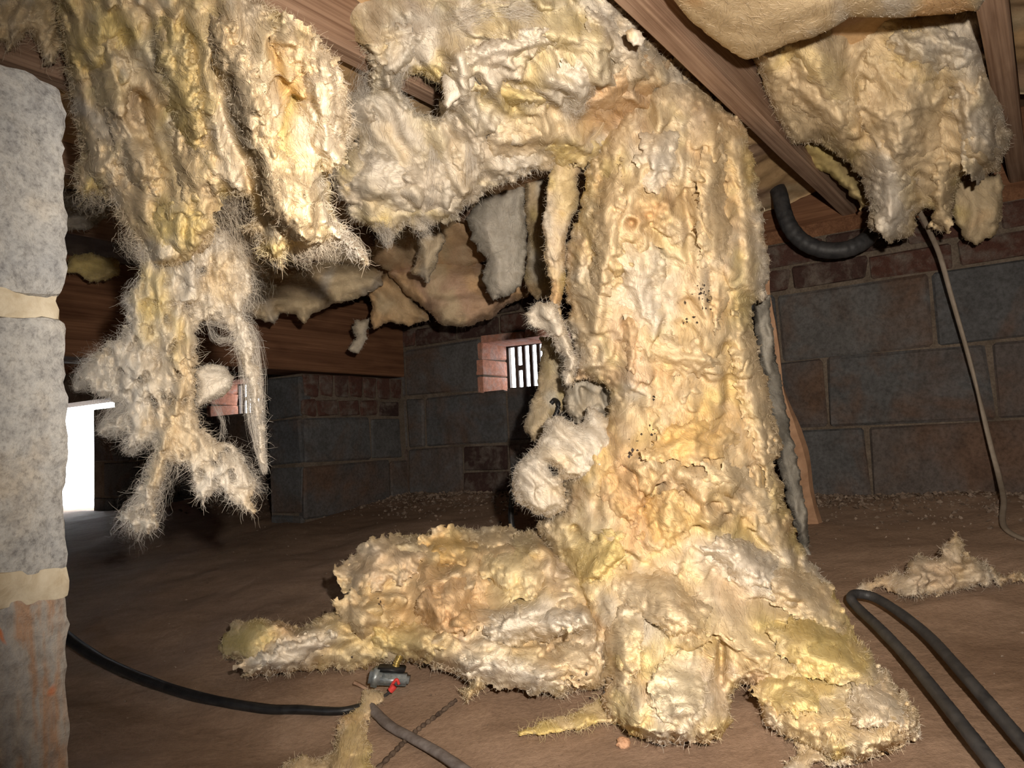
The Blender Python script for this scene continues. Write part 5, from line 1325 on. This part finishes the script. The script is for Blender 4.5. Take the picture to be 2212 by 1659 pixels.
def fbox(name, cx, cy, w, h, dep, mat, rot=0.0, d=None, bev=0.25, parent=None):
    d = d or fd
    c = at(cx, cy, d)
    bm = bmesh.new(); bmesh.ops.create_cube(bm, size=1.0)
    s = d / F
    for v in bm.verts: v.co = Vector((v.co.x * w * s, v.co.y * dep, v.co.z * h * s))
    bmesh.ops.bevel(bm, geom=list(bm.edges), offset=bev * min(w * s, h * s, dep), segments=2, affect='EDGES')
    rnd = random.Random(name)
    for v in bm.verts: v.co += Vector((rnd.uniform(-1, 1), rnd.uniform(-1, 1), rnd.uniform(-1, 1))) * 0.0006
    me = bpy.data.meshes.new(name); bm.to_mesh(me); bm.free(); me.materials.append(MATS[mat])
    for p in me.polygons: p.use_smooth = True
    o = bpy.data.objects.new(name, me); link(o, fit)
    o.location = Vector(c) - fit.location; o.rotation_euler = (0, rot, 0)
    return o


fbox('body', 848, 1466, 74, 24, 0.026, 'zinc', 0.10, fd - 0.015)
fbox('collar', 812, 1462, 26, 38, 0.030, 'zinc', 0.25, fd - 0.018)
fbox('clamp_plate', 846, 1444, 60, 9, 0.024, 'black_rubber', 0.10, fd - 0.010)
tube('brass_screw', list(at(np.array([854, 857, 862, 865]), np.array([1444, 1432, 1422, 1414]), np.array([fd - .01] * 4))), 0.0052, 'brass', fit, n=50, ring=0.16, ringn=7)
tube('red_ring', list(at(np.array([842, 849, 857, 862]), np.array([1490, 1476, 1468, 1478]), np.array([fd - .03] * 4))), 0.0024, 'red_plastic', fit, n=30)
tube('red_sleeve', list(at(np.array([852, 847, 843]), np.array([1482, 1488, 1492]), np.array([fd - .035] * 3))), 0.0050, 'red_plastic', fit, n=20)
tube('lead_wire', list(at(np.array([846, 838, 826, 818]), np.array([1490, 1498, 1506, 1512]), np.array([fd - .035, fd - .03, fd - .025, fd - .02]))), 0.0024, 'grey_hose', fit, n=30)
o = tube('wood_chip', list(at(np.array([764, 776, 794]), np.array([1474, 1479, 1490]), np.array([float(ground_d(780, 1485)[0]) - .01] * 3))), 0.006, 'joist_wood', n=20, seg=5, flat=0.5)
tag(o, 'short dark splinter of wood beside the broken fitting', 'wood chip')

# ---- tan strip of facing paper standing behind the column
def paper_strip():
    Ls = [(1652, 560), (1655, 640), (1663, 700), (1670, 760), (1682, 850), (1694, 930), (1712, 1000), (1730, 1080), (1740, 1132)]
    Rs = [(1660, 560), (1665, 640), (1676, 700), (1686, 760), (1694, 840), (1724, 910), (1748, 980), (1758, 1060), (1778, 1134)]
    dd = float(ground_d(1760, 1132)[0])
    dp = np.linspace(1.66, dd, len(Ls))
    l = spline(np.column_stack([at(np.array([p[0] for p in Ls]), np.array([p[1] for p in Ls]), dp)]), 60)
    r = spline(np.column_stack([at(np.array([p[0] for p in Rs]), np.array([p[1] for p in Rs]), dp + 0.015)]), 60)
    m = (l * 0.35 + r * 0.65) - FW * 0.010
    rows = [l, m, r, r + FW * 0.012, m + FW * 0.012, l + FW * 0.012]
    V = np.stack(rows, 1)
    V[..., 0] += 0.002 * noise(np.arange(60)[:, None] / 4.0, np.arange(6)[None] * 0.7, 3)
    n, k = 60, 6
    i = np.arange(n - 1)[:, None] * k + np.arange(k)[None]; j = np.arange(n - 1)[:, None] * k + (np.arange(k)[None] + 1) % k
    q = np.stack([i, i + k, j + k, j], -1).reshape(-1, 4)
    cap = np.array([[0, 1, 4, 5], [1, 2, 3, 4]])
    o = np_mesh('facing_paper', V.reshape(-1, 3), [q, cap, cap[:, ::-1] + (n - 1) * k], None, False, MATS['kraft_tan'])
    tag(o, 'stiff tan facing strip standing upright behind the column against the dirt', 'strip')


paper_strip()

# a small lump of orange clay in front of the column
def clay_lump(px, py, size, mat, name, label, cat, seed):
    rnd = np.random.default_rng(seed)
    bm = bmesh.new(); bmesh.ops.create_icosphere(bm, subdivisions=3, radius=size)
    for v in bm.verts:
        n_ = float(fbm(np.array(v.co.x / size * 1.3 + seed), np.array(v.co.y / size * 1.3 + v.co.z / size), seed, 3))
        v.co *= 1 + 0.45 * n_; v.co.z *= 0.75
    me = bpy.data.meshes.new(name); bm.to_mesh(me); bm.free(); me.materials.append(MATS[mat])
    o = link(bpy.data.objects.new(name, me))
    p = at(px, py, float(ground_d(px, py)[0])); o.location = (p[0], p[1], float(ground_z(p[0], p[1])) + size * 0.35)
    tag(o, label, cat)


clay_lump(1347, 1612, 0.009, 'orange_clay', 'clay_lump', 'small pale orange clay lump in front of the column', 'clod', 3)

# ------------------------------------------------------------------ rubble at the foot of the wall and crumbs on the clay
def crumbs(name, label, X, Y, size, mat, seed):
    rng = np.random.default_rng(seed); n = len(X)
    oc = np.array([[1, 0, 0], [-1, 0, 0], [0, 1, 0], [0, -1, 0], [0, 0, 1], [0, 0, -1]], float)
    f = np.array([[0, 2, 4], [2, 1, 4], [1, 3, 4], [3, 0, 4], [2, 0, 5], [1, 2, 5], [3, 1, 5], [0, 3, 5]])
    s = size(rng, n)
    V = oc[None] * rng.uniform(0.5, 1.2, (n, 6, 1)) * s[:, None, None] * np.array([1, 1, 0.7])
    a = rng.uniform(0, 6.28, n); c, sn = np.cos(a)[:, None], np.sin(a)[:, None]
    V = np.stack([V[..., 0] * c - V[..., 1] * sn, V[..., 0] * sn + V[..., 1] * c, V[..., 2] + 0.4 * V[..., 0]], -1)
    V[..., 0] += X[:, None]; V[..., 1] += Y[:, None]; V[..., 2] += (ground_z(X, Y) + s * 0.25)[:, None]
    Fc = (f[None] + (np.arange(n) * 6)[:, None, None]).reshape(-1, 3)
    o = np_mesh(name, V.reshape(-1, 3), [Fc], None, False, MATS[mat])
    tag(o, label, 'debris', None, 'stuff')


rg = np.random.default_rng(200)
n = 5200
a = WALL_A - np.abs(rg.normal(0, 0.17, n)) - 0.01; b = rg.uniform(-3.2, 0.6, n)
crumbs('wall_rubble', 'crumbled mortar and dirt clods along the foot of the wall', a * SN + b * CS, a * CS - b * SN, lambda r, n: 0.003 + 0.009 * r.uniform(0, 1, n) ** 3, 'rubble', 1)
n = 900
a = rg.uniform(0.4, 2.0, n); b = rg.uniform(-2.3, 0.4, n)
crumbs('clay_crumbs', 'tiny dirt crumbs scattered over the clay floor', a * SN + b * CS, a * CS - b * SN, lambda r, n: 0.0012 + 0.003 * r.uniform(0, 1, n) ** 4, 'rubble', 2)
